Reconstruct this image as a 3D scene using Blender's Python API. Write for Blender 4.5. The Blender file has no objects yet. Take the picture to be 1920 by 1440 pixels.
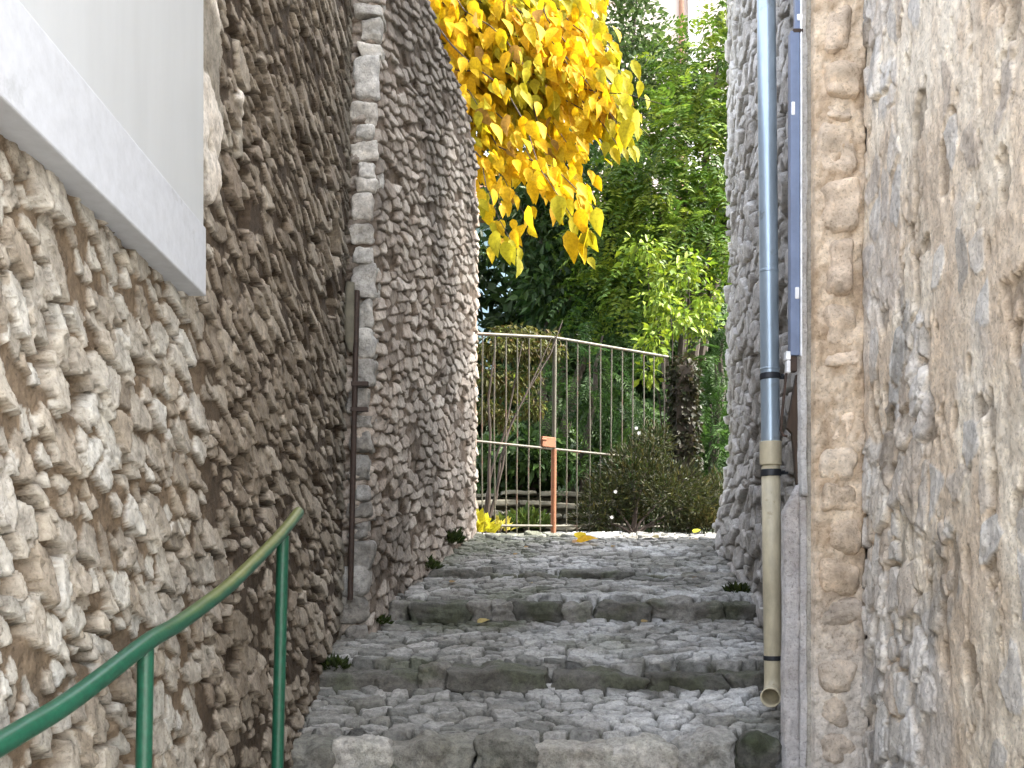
import bpy, math, random
import numpy as np
from mathutils import Vector, noise as mnoise

random.seed(7)
RNG = np.random.default_rng(11)
S = bpy.context.scene
COL = S.collection
R = math.radians

# ------------------------------------------------------------------ camera frame used to plan positions (eye at the origin, metres)
F, CX, HY = 1900.0, 960.0, 1060.0
def at(px, py, Y):
    return Vector(((px - CX) * Y / F, Y, (HY - py) * Y / F))

# ------------------------------------------------------------------ numpy noise
def h2(ix, iy, seed):
    x = (ix.astype(np.int64) * 374761393 + iy.astype(np.int64) * 668265263 + int(seed) * 1442695041) & 0xFFFFFFFF
    x = ((x ^ (x >> 13)) * 1274126177) & 0xFFFFFFFF
    x = ((x ^ (x >> 16)) * 2246822519) & 0xFFFFFFFF
    x = x ^ (x >> 15)
    return (x & 0xFFFFFF) / float(0x1000000)

def vn(x, y, seed):
    xi, yi = np.floor(x), np.floor(y)
    fx, fy = x - xi, y - yi
    fx = fx * fx * (3 - 2 * fx); fy = fy * fy * (3 - 2 * fy)
    a = h2(xi, yi, seed); b = h2(xi + 1, yi, seed)
    c = h2(xi, yi + 1, seed); d = h2(xi + 1, yi + 1, seed)
    return (a * (1 - fx) + b * fx) * (1 - fy) + (c * (1 - fx) + d * fx) * fy

def fbm(x, y, seed, o=4):
    t, a, n = 0.0, 0.5, 0.0
    for k in range(o):
        t = t + a * vn(x * 2 ** k + 17.3 * k, y * 2 ** k - 9.1 * k, seed + k); n += a; a *= .5
    return t / n

def ss(a, b, x):
    t = np.clip((x - a) / (b - a), 0, 1)
    return t * t * (3 - 2 * t)

def mix(a, b, t):
    return a * (1 - t) + b * t

def rubble(u, v, cw, ch, seed, jit=.8, warp=.3, p=2.4):
    """irregular coursed rubble: edge distance, two random values per stone, offset inside the stone"""
    U = u / cw + warp * 2 * (fbm(u / cw * .8, v / ch * .6, seed + 50, 3) - .5)
    V = v / ch + warp * 2.4 * (fbm(u / cw * .7, v / ch * .5, seed + 60, 3) - .5)
    f1 = np.full(u.shape, 9.0); f2 = np.full(u.shape, 9.0)
    ra = np.zeros(u.shape); rb = np.zeros(u.shape); ddx = np.zeros(u.shape); ddy = np.zeros(u.shape)
    j0 = np.floor(V)
    for dj in (-1, 0, 1):
        j = j0 + dj
        off = h2(j, j * 0 + 3, seed)
        i0 = np.floor(U + off)
        for di in (-1, 0, 1):
            i = i0 + di
            r1 = h2(i, j, seed + 1); r2 = h2(i, j, seed + 2); r3 = h2(i, j, seed + 3)
            dx = U + off - (i + .5 + jit * (r1 - .5)); dy = V - (j + .5 + jit * .8 * (r2 - .5))
            d = (np.abs(dx) ** p + np.abs(dy) ** p) ** (1 / p) - .22 * r3
            near = d < f1
            f2 = np.where(near, f1, np.minimum(f2, d))
            ra = np.where(near, h2(i, j, seed + 4), ra); rb = np.where(near, h2(i, j, seed + 5), rb)
            ddx = np.where(near, dx, ddx); ddy = np.where(near, dy, ddy)
            f1 = np.where(near, d, f1)
    return f2 - f1, ra, rb, ddx, ddy

def pal(r, cols):
    cols = np.array(cols, float)
    t = np.clip(r, 0, .9999) * (len(cols) - 1)
    i = np.floor(t).astype(int); f = (t - i)[..., None]
    return cols[i] * (1 - f) + cols[i + 1] * f

# ------------------------------------------------------------------ mesh helpers
def link(name, me, parent=None):
    o = bpy.data.objects.new(name, me)
    COL.objects.link(o)
    if parent is not None:
        o.parent = parent
    return o

def tag(o, label=None, cat=None, group=None, kind=None):
    if label: o['label'] = label
    if cat: o['category'] = cat
    if group: o['group'] = group
    if kind: o['kind'] = kind
    return o

def empty(name, loc=(0, 0, 0)):
    o = bpy.data.objects.new(name, None); COL.objects.link(o); o.location = loc
    o.empty_display_size = .1
    return o

def np_mesh(name, verts, faces, mat, cols=None, smooth=True, tail=()):
    """verts (n,3), faces (m,k) of one width, tail = extra python faces"""
    me = bpy.data.meshes.new(name)
    verts = np.asarray(verts, np.float32).reshape(-1, 3); faces = np.asarray(faces, np.int32)
    k = faces.shape[1]
    loops = [faces.ravel()]; starts = list(range(0, faces.size, k)); tot = faces.size
    for t in tail:
        starts.append(tot); loops.append(np.array(t, np.int32)); tot += len(t)
    me.vertices.add(len(verts)); me.vertices.foreach_set('co', verts.ravel())
    me.loops.add(tot); me.loops.foreach_set('vertex_index', np.concatenate(loops))
    me.polygons.add(len(starts)); me.polygons.foreach_set('loop_start', np.array(starts, np.int32))
    if smooth:
        me.polygons.foreach_set('use_smooth', np.ones(len(starts), bool))
    if cols is not None:
        a = me.color_attributes.new('col', 'FLOAT_COLOR', 'POINT')
        c = np.ones((len(verts), 4), np.float32); c[:, :3] = np.asarray(cols, np.float32).reshape(-1, 3)
        a.data.foreach_set('color', c.ravel())
    me.update(calc_edges=True); me.validate()
    if mat: me.materials.append(mat)
    return me

def grid_faces(n, m, o=0):
    i = np.arange(n - 1)[:, None] * m + np.arange(m - 1)[None, :] + o
    return np.stack([i, i + m, i + m + 1, i + 1], -1).reshape(-1, 4)

def slab(name, P, Cc, back, mat, parent=None):
    """height-field face P (n,m,3) closed into a solid: back is the (3,) vector or (n,m,3) array its rim is extruded by"""
    n, m = P.shape[:2]
    ring = [(i, 0) for i in range(n)] + [(n - 1, j) for j in range(1, m)] + [(i, m - 1) for i in range(n - 2, -1, -1)] + [(0, j) for j in range(m - 2, 0, -1)]
    ri = np.array([i * m + j for i, j in ring])
    V = P.reshape(-1, 3); C2 = Cc.reshape(-1, 3)
    B = V[ri] + (np.asarray(back).reshape(-1, 3)[ri] if np.ndim(back) == 3 else np.asarray(back))
    nb = len(V); k = len(ri)
    a = ri; b = np.roll(ri, -1); c = nb + (np.arange(k) + 1) % k; d = nb + np.arange(k)
    Fs = np.concatenate([grid_faces(n, m), np.stack([a, d, c, b], -1)])
    me = np_mesh(name, np.concatenate([V, B]), Fs, mat, np.concatenate([C2, C2[ri]]), tail=[list(range(nb, nb + k))])
    return link(name, me, parent)

def box_bm(x0, x1, y0, y1, z0, z1):
    v = [(x0, y0, z0), (x1, y0, z0), (x1, y1, z0), (x0, y1, z0), (x0, y0, z1), (x1, y0, z1), (x1, y1, z1), (x0, y1, z1)]
    f = [(0, 3, 2, 1), (4, 5, 6, 7), (0, 1, 5, 4), (1, 2, 6, 5), (2, 3, 7, 6), (3, 0, 4, 7)]
    return v, f

class MB:
    def __init__(s): s.v = []; s.f = []
    def add(s, v, f):
        o = len(s.v); s.v += [tuple(p) for p in v]; s.f += [tuple(i + o for i in q) for q in f]; return s
    def box(s, *a): return s.add(*box_bm(*a))
    def obox(s, c, ax, ay, az):
        c, ax, ay, az = map(Vector, (c, ax, ay, az))
        v = [c + sx * ax + sy * ay + sz * az for sz in (-1, 1) for sx, sy in ((-1, -1), (1, -1), (1, 1), (-1, 1))]
        f = [(0, 3, 2, 1), (4, 5, 6, 7), (0, 1, 5, 4), (1, 2, 6, 5), (2, 3, 7, 6), (3, 0, 4, 7)]
        return s.add(v, f)
    def tube(s, pts, rad, n=12, cap=True):
        pts = [Vector(p) for p in pts]
        if not hasattr(rad, '__len__'): rad = [rad] * len(pts)
        o = len(s.v); ref = None
        for k, p in enumerate(pts):
            t = (pts[min(k + 1, len(pts) - 1)] - pts[max(k - 1, 0)]).normalized()
            if ref is None: ref = Vector((0, 0, 1)) if abs(t.z) < .9 else Vector((1, 0, 0))
            a = (ref - t * ref.dot(t)).normalized(); b = t.cross(a); ref = a
            for q in range(n):
                w = 2 * math.pi * q / n
                s.v.append(tuple(p + (a * math.cos(w) + b * math.sin(w)) * rad[k]))
        for k in range(len(pts) - 1):
            for q in range(n):
                s.f.append((o + k * n + q, o + k * n + (q + 1) % n, o + (k + 1) * n + (q + 1) % n, o + (k + 1) * n + q))
        if cap:
            s.f.append(tuple(o + q for q in range(n))[::-1]); s.f.append(tuple(o + (len(pts) - 1) * n + q for q in range(n)))
        return s
    def build(s, name, mat, parent=None, smooth=False, bevel=0, cols=None, angle=40):
        me = bpy.data.meshes.new(name); me.from_pydata(s.v, [], s.f); me.update()
        me.materials.append(mat)
        if cols is not None:
            a = me.color_attributes.new('col', 'FLOAT_COLOR', 'POINT')
            for i, c in enumerate(cols): a.data[i].color = (*c, 1)
        o = link(name, me, parent)
        if smooth:
            me.polygons.foreach_set('use_smooth', np.ones(len(me.polygons), bool))
            me.set_sharp_from_angle(angle=R(angle))
        if bevel:
            b = o.modifiers.new('Bevel', 'BEVEL'); b.width = bevel; b.segments = 2; b.limit_method = 'ANGLE'
        return o

def rough_block(cx, cy, cz, sx, sy, sz, seed, amp=.02, rnd=.35, n=10, tilt=0):
    """one dressed stone: a subdivided block with worn corners and a broken face -> (verts, faces)"""
    V = []; Fc = []
    lin = np.linspace(-1, 1, n)
    for ax in range(3):
        for sg in (-1, 1):
            o = len(V)
            for a in lin:
                for b in lin:
                    p = [0, 0, 0]; p[ax] = sg; p[(ax + 1) % 3] = a; p[(ax + 2) % 3] = b
                    V.append(p)
            for i in range(n - 1):
                for j in range(n - 1):
                    q = (o + i * n + j, o + (i + 1) * n + j, o + (i + 1) * n + j + 1, o + i * n + j + 1)
                    Fc.append(q if sg > 0 else q[::-1])
    out = []
    half = Vector((sx / 2, sy / 2, sz / 2)); ct, st = math.cos(tilt), math.sin(tilt)
    r = rnd * min(half)
    for p in V:
        q = Vector((p[0] * half.x, p[1] * half.y, p[2] * half.z))
        inner = Vector((max(-half.x + r, min(half.x - r, q.x)), max(-half.y + r, min(half.y - r, q.y)), max(-half.z + r, min(half.z - r, q.z))))
        d = q - inner
        if d.length > 1e-6: q = inner + d.normalized() * r
        s = Vector((q.x + seed * 3.1, q.y - seed * 1.7, q.z + seed * .9))
        nn = mnoise.fractal(s * 7, .9, 2.1, 4)
        nv = mnoise.noise_vector(s * 4.5)
        q += nv * amp * .8 + (q.normalized() if q.length else q) * nn * amp
        q = Vector((q.x * ct - q.z * st, q.y, q.x * st + q.z * ct))
        out.append((q.x + cx, q.y + cy, q.z + cz))
    return out, Fc

# ------------------------------------------------------------------ materials
def nt(name):
    m = bpy.data.materials.new(name); m.use_nodes = True
    t = m.node_tree; b = t.nodes['Principled BSDF']
    return m, t, b

def N(t, ty, **kw):
    n = t.nodes.new(ty)
    for k, v in kw.items(): setattr(n, k, v)
    return n

def noise_node(t, scale, detail=6, rough=.6, vec=None, dist=0):
    n = N(t, 'ShaderNodeTexNoise'); n.inputs['Scale'].default_value = scale; n.inputs['Detail'].default_value = detail
    n.inputs['Roughness'].default_value = rough; n.inputs['Distortion'].default_value = dist
    if vec is not None: t.links.new(vec, n.inputs['Vector'])
    return n

def ramp(t, fac, stops):
    r = N(t, 'ShaderNodeValToRGB'); t.links.new(fac, r.inputs[0])
    e = r.color_ramp.elements
    while len(e) < len(stops): e.new(.5)
    for k, (p, c) in enumerate(stops):
        e[k].position = p; e[k].color = (*c, 1) if len(c) == 3 else c
    return r

def mul(t, a, b, mode='MULTIPLY', fac=1.0):
    m = N(t, 'ShaderNodeMix', data_type='RGBA', blend_type=mode)
    m.inputs[0].default_value = fac
    t.links.new(a, m.inputs[6]); t.links.new(b, m.inputs[7])
    return m.outputs[2]

def stone_mat(name, rough=.92, s1=26, s2=95, lo=.55, hi=1.35, bump=.5, bd=.006, spec=.25, stretch=(1, 1, 1)):
    m, t, b = nt(name)
    g = N(t, 'ShaderNodeNewGeometry'); mp = N(t, 'ShaderNodeMapping'); mp.inputs['Scale'].default_value = stretch
    t.links.new(g.outputs['Position'], mp.inputs['Vector'])
    v = mp.outputs[0]
    a = N(t, 'ShaderNodeAttribute', attribute_name='col')
    n1 = noise_node(t, s1, 8, .68, v); n2 = noise_node(t, s2, 5, .7, v); n3 = noise_node(t, 4.5, 4, .6, v)
    r1 = ramp(t, n1.outputs[0], [(.25, (lo,) * 3), (.5, (1, 1, 1)), (.75, (hi, hi, hi * .98))])
    r2 = ramp(t, n2.outputs[0], [(.28, (.5, .48, .45)), (.46, (1, 1, 1)), (.7, (1.12, 1.12, 1.12))])
    r3 = ramp(t, n3.outputs[0], [(.3, (.8, .77, .74)), (.55, (1, 1, 1)), (.75, (1.12, 1.1, 1.06))])
    c = mul(t, a.outputs['Color'], r1.outputs[0]); c = mul(t, c, r2.outputs[0]); c = mul(t, c, r3.outputs[0])
    t.links.new(c, b.inputs['Base Color'])
    b.inputs['Roughness'].default_value = rough; b.inputs['Specular IOR Level'].default_value = spec
    mx = N(t, 'ShaderNodeMath', operation='ADD'); t.links.new(n1.outputs[0], mx.inputs[0]); t.links.new(n2.outputs[0], mx.inputs[1])
    bp = N(t, 'ShaderNodeBump'); bp.inputs['Strength'].default_value = bump; bp.inputs['Distance'].default_value = bd
    t.links.new(mx.outputs[0], bp.inputs['Height']); t.links.new(bp.outputs[0], b.inputs['Normal'])
    return m

def plain_mat(name, col, rough=.6, metal=0, s=18, var=.25, bump=.15, bd=.003, stretch=(1, 1, 1), spots=None, spec=.5):
    m, t, b = nt(name)
    g = N(t, 'ShaderNodeNewGeometry'); mp = N(t, 'ShaderNodeMapping'); mp.inputs['Scale'].default_value = stretch
    t.links.new(g.outputs['Position'], mp.inputs['Vector'])
    n = noise_node(t, s, 6, .65, mp.outputs[0])
    lo = tuple(c * (1 - var) for c in col); hi = tuple(min(1, c * (1 + var)) for c in col)
    r = ramp(t, n.outputs[0], [(.3, lo), (.5, col), (.72, hi)])
    out = r.outputs[0]
    if spots:
        n2 = noise_node(t, spots[1], 6, .7, g.outputs['Position'])
        rr = ramp(t, n2.outputs[0], [(spots[2], (0, 0, 0)), (spots[2] + .08, (1, 1, 1))])
        mm = N(t, 'ShaderNodeMix', data_type='RGBA'); t.links.new(rr.outputs[0], mm.inputs[0])
        t.links.new(out, mm.inputs[6]); mm.inputs[7].default_value = (*spots[0], 1); out = mm.outputs[2]
    t.links.new(out, b.inputs['Base Color'])
    b.inputs['Roughness'].default_value = rough; b.inputs['Metallic'].default_value = metal; b.inputs['Specular IOR Level'].default_value = spec
    bp = N(t, 'ShaderNodeBump'); bp.inputs['Strength'].default_value = bump; bp.inputs['Distance'].default_value = bd
    t.links.new(n.outputs[0], bp.inputs['Height']); t.links.new(bp.outputs[0], b.inputs['Normal'])
    return m

def leaf_mat(name, trans=.45, rough=.45, spec=.35, s=40, lo=.74, hi=1.08):
    m, t, b = nt(name)
    a = N(t, 'ShaderNodeAttribute', attribute_name='col')
    g = N(t, 'ShaderNodeNewGeometry'); n = noise_node(t, s, 3, .6, g.outputs['Position'])
    r = ramp(t, n.outputs[0], [(.3, (lo, lo * .96, lo * .9)), (.6, (hi, hi, hi))])
    c = mul(t, a.outputs['Color'], r.outputs[0])
    t.links.new(c, b.inputs['Base Color']); b.inputs['Roughness'].default_value = rough; b.inputs['Specular IOR Level'].default_value = spec
    tr = N(t, 'ShaderNodeBsdfTranslucent'); t.links.new(c, tr.inputs[0])
    mx = N(t, 'ShaderNodeMixShader'); mx.inputs[0].default_value = trans
    t.links.new(b.outputs[0], mx.inputs[1]); t.links.new(tr.outputs[0], mx.inputs[2])
    t.links.new(mx.outputs[0], t.nodes['Material Output'].inputs[0])
    return m

M_wall = stone_mat('rubble_stone', lo=.48, hi=1.42, bump=.85, bd=.007)
M_right = stone_mat('weathered_render', s1=22, s2=80, lo=.74, hi=1.34, bump=1.0, bd=.008)
M_cob = stone_mat('worn_cobble', rough=.6, s1=34, s2=120, lo=.42, hi=1.55, bump=.9, bd=.009, spec=.45)
M_white = plain_mat('white_paint', (.47, .495, .52), .55, s=7, var=.05, bump=.12, stretch=(1, 1, .16))
M_ledge = plain_mat('white_render', (.49, .515, .56), .7, s=30, var=.08, bump=.35, spots=((.40, .42, .45), 7, .6))
M_green = plain_mat('green_gloss_paint', (.010, .082, .046), .36, s=60, var=.25, bump=.2, spots=((.06, .05, .035), 30, .68))
M_iron = plain_mat('rusty_dark_iron', (.035, .02, .014), .7, s=30, var=.5, bump=.4)
M_zinc = plain_mat('zinc', (.36, .45, .55), .3, metal=.45, s=9, var=.2, bump=.1, stretch=(1, 1, .25), spots=((.28, .33, .38), 8, .6))
M_beige = plain_mat('beige_pipe_paint', (.52, .47, .345), .42, s=22, var=.2, bump=.2, stretch=(1, 1, .4), spots=((.36, .30, .2), 11, .6))
M_band = plain_mat('dark_steel_band', (.04, .045, .055), .5, metal=.5)
M_duct = plain_mat('blue_grey_plastic', (.14, .185, .30), .42, s=12, var=.15, bump=.05)
M_clip = plain_mat('white_plastic', (.72, .74, .78), .5)
M_gate = plain_mat('gate_paint', (.05, .044, .026), .6, s=45, var=.3, bump=.3, spots=((.075, .036, .018), 7, .54))
M_rust = plain_mat('orange_rust', (.17, .062, .024), .8, s=40, var=.35, bump=.5)
M_rustp = plain_mat('faded_rust', (.26, .14, .09), .8, s=3, var=.3)
M_bark = plain_mat('bark', (.05, .038, .028), .9, s=40, var=.4, bump=.6, stretch=(1, 1, .25))
M_twig = plain_mat('twig', (.035, .023, .016), .85, s=40, var=.3)
M_soil = plain_mat('garden_soil', (.055, .05, .03), .95, s=9, var=.5, bump=.8, bd=.05)
M_hill = plain_mat('overgrown_slope', (.03, .05, .018), .95, s=3, var=.5, bump=.8, bd=.1)
M_pink = plain_mat('pink_render', (.62, .52, .47), .9, s=2.5, var=.08)
M_pale = plain_mat('pale_blue_render', (.36, .50, .56), .9, s=2.5, var=.08)
M_frame = plain_mat('window_frame_paint', (.7, .69, .66), .5)
M_glass = plain_mat('dark_glass', (.03, .04, .05), .08, s=1, var=.1, bump=0)
M_tile = plain_mat('roof_tile', (.36, .17, .10), .85, s=9, var=.3, bump=.5, bd=.03)
M_gstep = plain_mat('pale_garden_stone', (.13, .12, .09), .9, s=14, var=.35, bump=.6)
M_leafy = leaf_mat('yellow_leaf', .5, .6, .15, lo=.62, hi=.92)
M_leafg = leaf_mat('green_leaf', .35, .5, .22, lo=.42, hi=.72)
M_petal = leaf_mat('petal', .3, .6, .2)

# ------------------------------------------------------------------ the lane: profile along Y
EDGE_Y = [4.45, 5.2, 6.4, 7.32]
TOP = [-.775, -.535, -.222, -.05]
BACK = [-.622, -.345, -.085, .245]
END_Y = [5.2, 6.4, 7.32, 8.7]
def left_x(Y):
    Y = np.asarray(Y, float)
    return np.where(Y < 5.95, -1.0 + .03 * (5.95 - Y), -.783 + .17 * (Y - 5.95))
def right_x(Y):
    Y = np.asarray(Y, float)
    return np.where(Y < 4.42, 1.5, 1.30 + .128 * (Y - 4.5))
def edge_y(k, X):
    X = np.asarray(X, float)
    c = (X - .25) / 1.1
    return EDGE_Y[k] - [.0, .03, .10, .05][k] * (1 - c * c) + .05 * (fbm(X * 2.2, X * 0 + k, 90 + k, 2) - .5)
def lane_z(Y):
    if Y < EDGE_Y[0]: return -.925 + .17 * (Y - EDGE_Y[0])
    for k in range(4):
        if Y < END_Y[k]: return TOP[k] + (BACK[k] - TOP[k]) * (Y - EDGE_Y[k]) / (END_Y[k] - EDGE_Y[k])
    return min(.33, BACK[3] + .06 * (Y - 8.7))

def cobble(X, Y, seed, cw=.125, ch=.062, amp=.03):
    e, ra, rb, dx, dy = rubble(X, Y, cw, ch, seed, .95, .36, 1.8)
    s = ss(.03, .2, e)
    h = s * amp * (.5 + .7 * ra) + s * (dx * (rb - .5) * .03 + dy * (ra - .35) * .03) + .012 * (fbm(X * 40, Y * 40, seed + 9, 3) - .5) + .03 * (fbm(X * 1.8, Y * 1.8, seed + 7, 2) - .5)
    h = h - (1 - s) * .03 * ss(.3, .5, fbm(X * 5, Y * 5, seed + 8, 2))
    c = pal(rb, [(.12, .12, .11), (.26, .26, .245), (.36, .355, .34), (.19, .185, .165), (.46, .455, .44)])
    moss = ss(.5, .68, fbm(X * 2.1, Y * 2.1, seed + 12, 4)) * (1 - .75 * ss(.2, .9, X))
    wear_sheen = ss(.42, .66, fbm(X * 2.6 + 4, Y * 3.4, seed + 13, 4)) * ss(-.3, .9, X)  # worn pale patches plus sky reflection painted in towards the right
    c = mix(c, np.array([.66, .67, .68]), (wear_sheen * .75)[..., None])
    c = mix(c, np.array([.085, .10, .045]), (moss * .62)[..., None])
    c = mix(np.array([.055, .055, .036]), c, (.02 + .98 * s)[..., None]) * .88
    return h, c

def tread(name, y0f, y1, z0, z1, seed, dx=.008, dy=.006, x0=-1.15, x1=1.95):
    xs = np.arange(x0, x1, dx); n = int((y1 - y0f(0)) / dy) + 2
    t = np.linspace(0, 1, n)
    X = np.repeat(xs[:, None], n, 1); ya = y0f(xs)[:, None]
    Y = ya + (y1 - ya) * t[None, :]
    Z = z0 + (z1 - z0) * t[None, :] + X * 0
    h, c = cobble(X, Y, seed)
    P = np.stack([X, Y, Z + h], -1)
    return slab(name, P, c, np.array([0, 0, -.5]), M_cob)

lower = tread('path', lambda x: -2.5 + 0 * np.asarray(x, float), 4.6, -.925 - .17 * 6.95, -.925 + .025, 301, .02, .014, -1.6, 1.9)
tag(lower, 'grey cobbled lane climbing below the lowest step', kind='structure')

# steps: cobbled tread with a row of rough kerb stones along its front edge
def make_step(k):
    w = [.2, .2, .19, .15][k]; hgt = [.17, .15, .17, .10][k]
    root = tread('stone_step', lambda x: edge_y(k, x) + w * .8, END_Y[k] + .16, TOP[k] - .004, BACK[k] + .01, 310 + 7 * k)
    tag(root, ['lowest worn stone step with large kerb blocks at the foot of the flight', 'second cobbled step beside the pipe outlet',
               'third cobbled step with a dark sagging edge between the walls', 'topmost cobbled step leading up to the rusty gate'][k], kind='structure')
    x = [-1.05, -1.05, -.9, -.75][k]; xe = [1.0, 1.33, 1.56, 1.7][k]; rr = random.Random(40 + k)
    q = 0
    while x < xe - .08:
        L = min(rr.choice([.14, .2, .27, .38, .5]) * rr.uniform(.9, 1.1) if k else rr.uniform(.17, .4), xe - x + .02)
        cx = x + L / 2; yy = float(edge_y(k, np.array([cx]))[0])
        last = k == 0 and x + L > xe - .1
        hh = hgt * rr.uniform(.85, 1.1)
        v, f = rough_block(cx, yy + w / 2 + rr.uniform(-.015, .015), TOP[k] - hh / 2 + rr.uniform(-.022, .014), L + .01, w * rr.uniform(1, 1.3), hh, rr.uniform(0, 50), .042, .42, 20, rr.uniform(-.07, .07))
        base = rr.choice([(.14, .135, .12), (.22, .21, .19), (.11, .108, .095), (.27, .26, .24)])
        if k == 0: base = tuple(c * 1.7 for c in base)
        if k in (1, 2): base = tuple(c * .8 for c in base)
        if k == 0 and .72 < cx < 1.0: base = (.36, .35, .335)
        cols = []
        for p in v:
            g = mnoise.fractal(Vector(p) * 5, 1, 2, 3)
            mo = max(0, min(1, (g + .05) * 2.6)) * (.5 if k else .2)
            cols.append(tuple(base[i] * (1 - mo) + (.07, .085, .04)[i] * mo for i in range(3)))
        b = MB().add(v, f).build('kerb_stone', M_cob, root, smooth=True, cols=cols, angle=80)
        x += L; q += 1
    return root
for k in range(4): make_step(k)

# dark mossy block at the right end of the lowest step
v, f = rough_block(1.075, 4.42, -.86, .19, .2, .22, 71, .04, .45, 18)
mossy = MB().add(v, f).build('boulder', M_cob, smooth=True, angle=80,
        cols=[tuple(mix(np.array([.10, .10, .09]), np.array([.045, .055, .03]), max(0, min(1, .5 + 2 * mnoise.noise(Vector(p) * 9))))) for p in v])
tag(mossy, 'dark mossy rounded stone at the right end of the lowest step under the pipe outlet', 'stone')

# ------------------------------------------------------------------ walls
def path_eval(pts, us):
    pts = np.array(pts, float); d = np.diff(pts, axis=0); L = np.hypot(d[:, 0], d[:, 1]); cum = np.concatenate([[0], np.cumsum(L)])
    x = np.interp(us, cum, pts[:, 0]); y = np.interp(us, cum, pts[:, 1])
    k = np.clip(np.searchsorted(cum, us, 'right') - 1, 0, len(L) - 1)
    t = d[k] / L[k][:, None]
    return x, y, np.stack([t[:, 1], -t[:, 0]], -1), cum[-1]

def spaced(a, b, s0, s1=None):
    s1 = s1 or s0; out = [a]
    while out[-1] < b: out.append(out[-1] + s0 + (s1 - s0) * (out[-1] - a) / (b - a))
    out[-1] = b
    return np.array(out)

def lean(Y):
    return .020 * np.clip((Y - 3) / 3, 0, 1) - .008 * np.clip((Y - 5.95) / 2.9, 0, 1)

def build_wall(name, pts, us, ts, z0, ztop, fn, thick, mat, ln=None, parent=None):
    x, y, nrm, L = path_eval(pts, us)
    zt = ztop(us) if callable(ztop) else np.full(us.shape, float(ztop))
    Zg = z0 + (zt[:, None] - z0) * ts[None, :]
    Ug = np.repeat(us[:, None], len(ts), 1); Yg = np.repeat(y[:, None], len(ts), 1)
    h, c = fn(Ug, Zg, Yg)
    X = x[:, None] + nrm[:, 0:1] * h + (ln(Yg) * Zg if ln else 0)
    Y = Yg + nrm[:, 1:2] * h
    P = np.stack([X, Y, Zg], -1)
    back = np.zeros_like(P); back[..., 0] = -nrm[:, 0:1] * thick - nrm[:, 0:1] * h; back[..., 1] = -nrm[:, 1:2] * thick
    return slab(name, P, c, back, mat, parent)

def zspan(z0, z1, ztop, fine, coarse):
    a = spaced(z0, z1, fine); b = spaced(z1, ztop, coarse)
    z = np.concatenate([a, b[1:]]); return (z - z0) / (ztop - z0)

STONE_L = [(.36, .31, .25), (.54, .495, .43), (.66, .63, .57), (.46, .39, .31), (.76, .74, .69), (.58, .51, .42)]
STONE_D = [(.20, .16, .12), (.33, .275, .215), (.45, .385, .31), (.26, .21, .16), (.54, .475, .395), (.36, .295, .235)]

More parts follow.
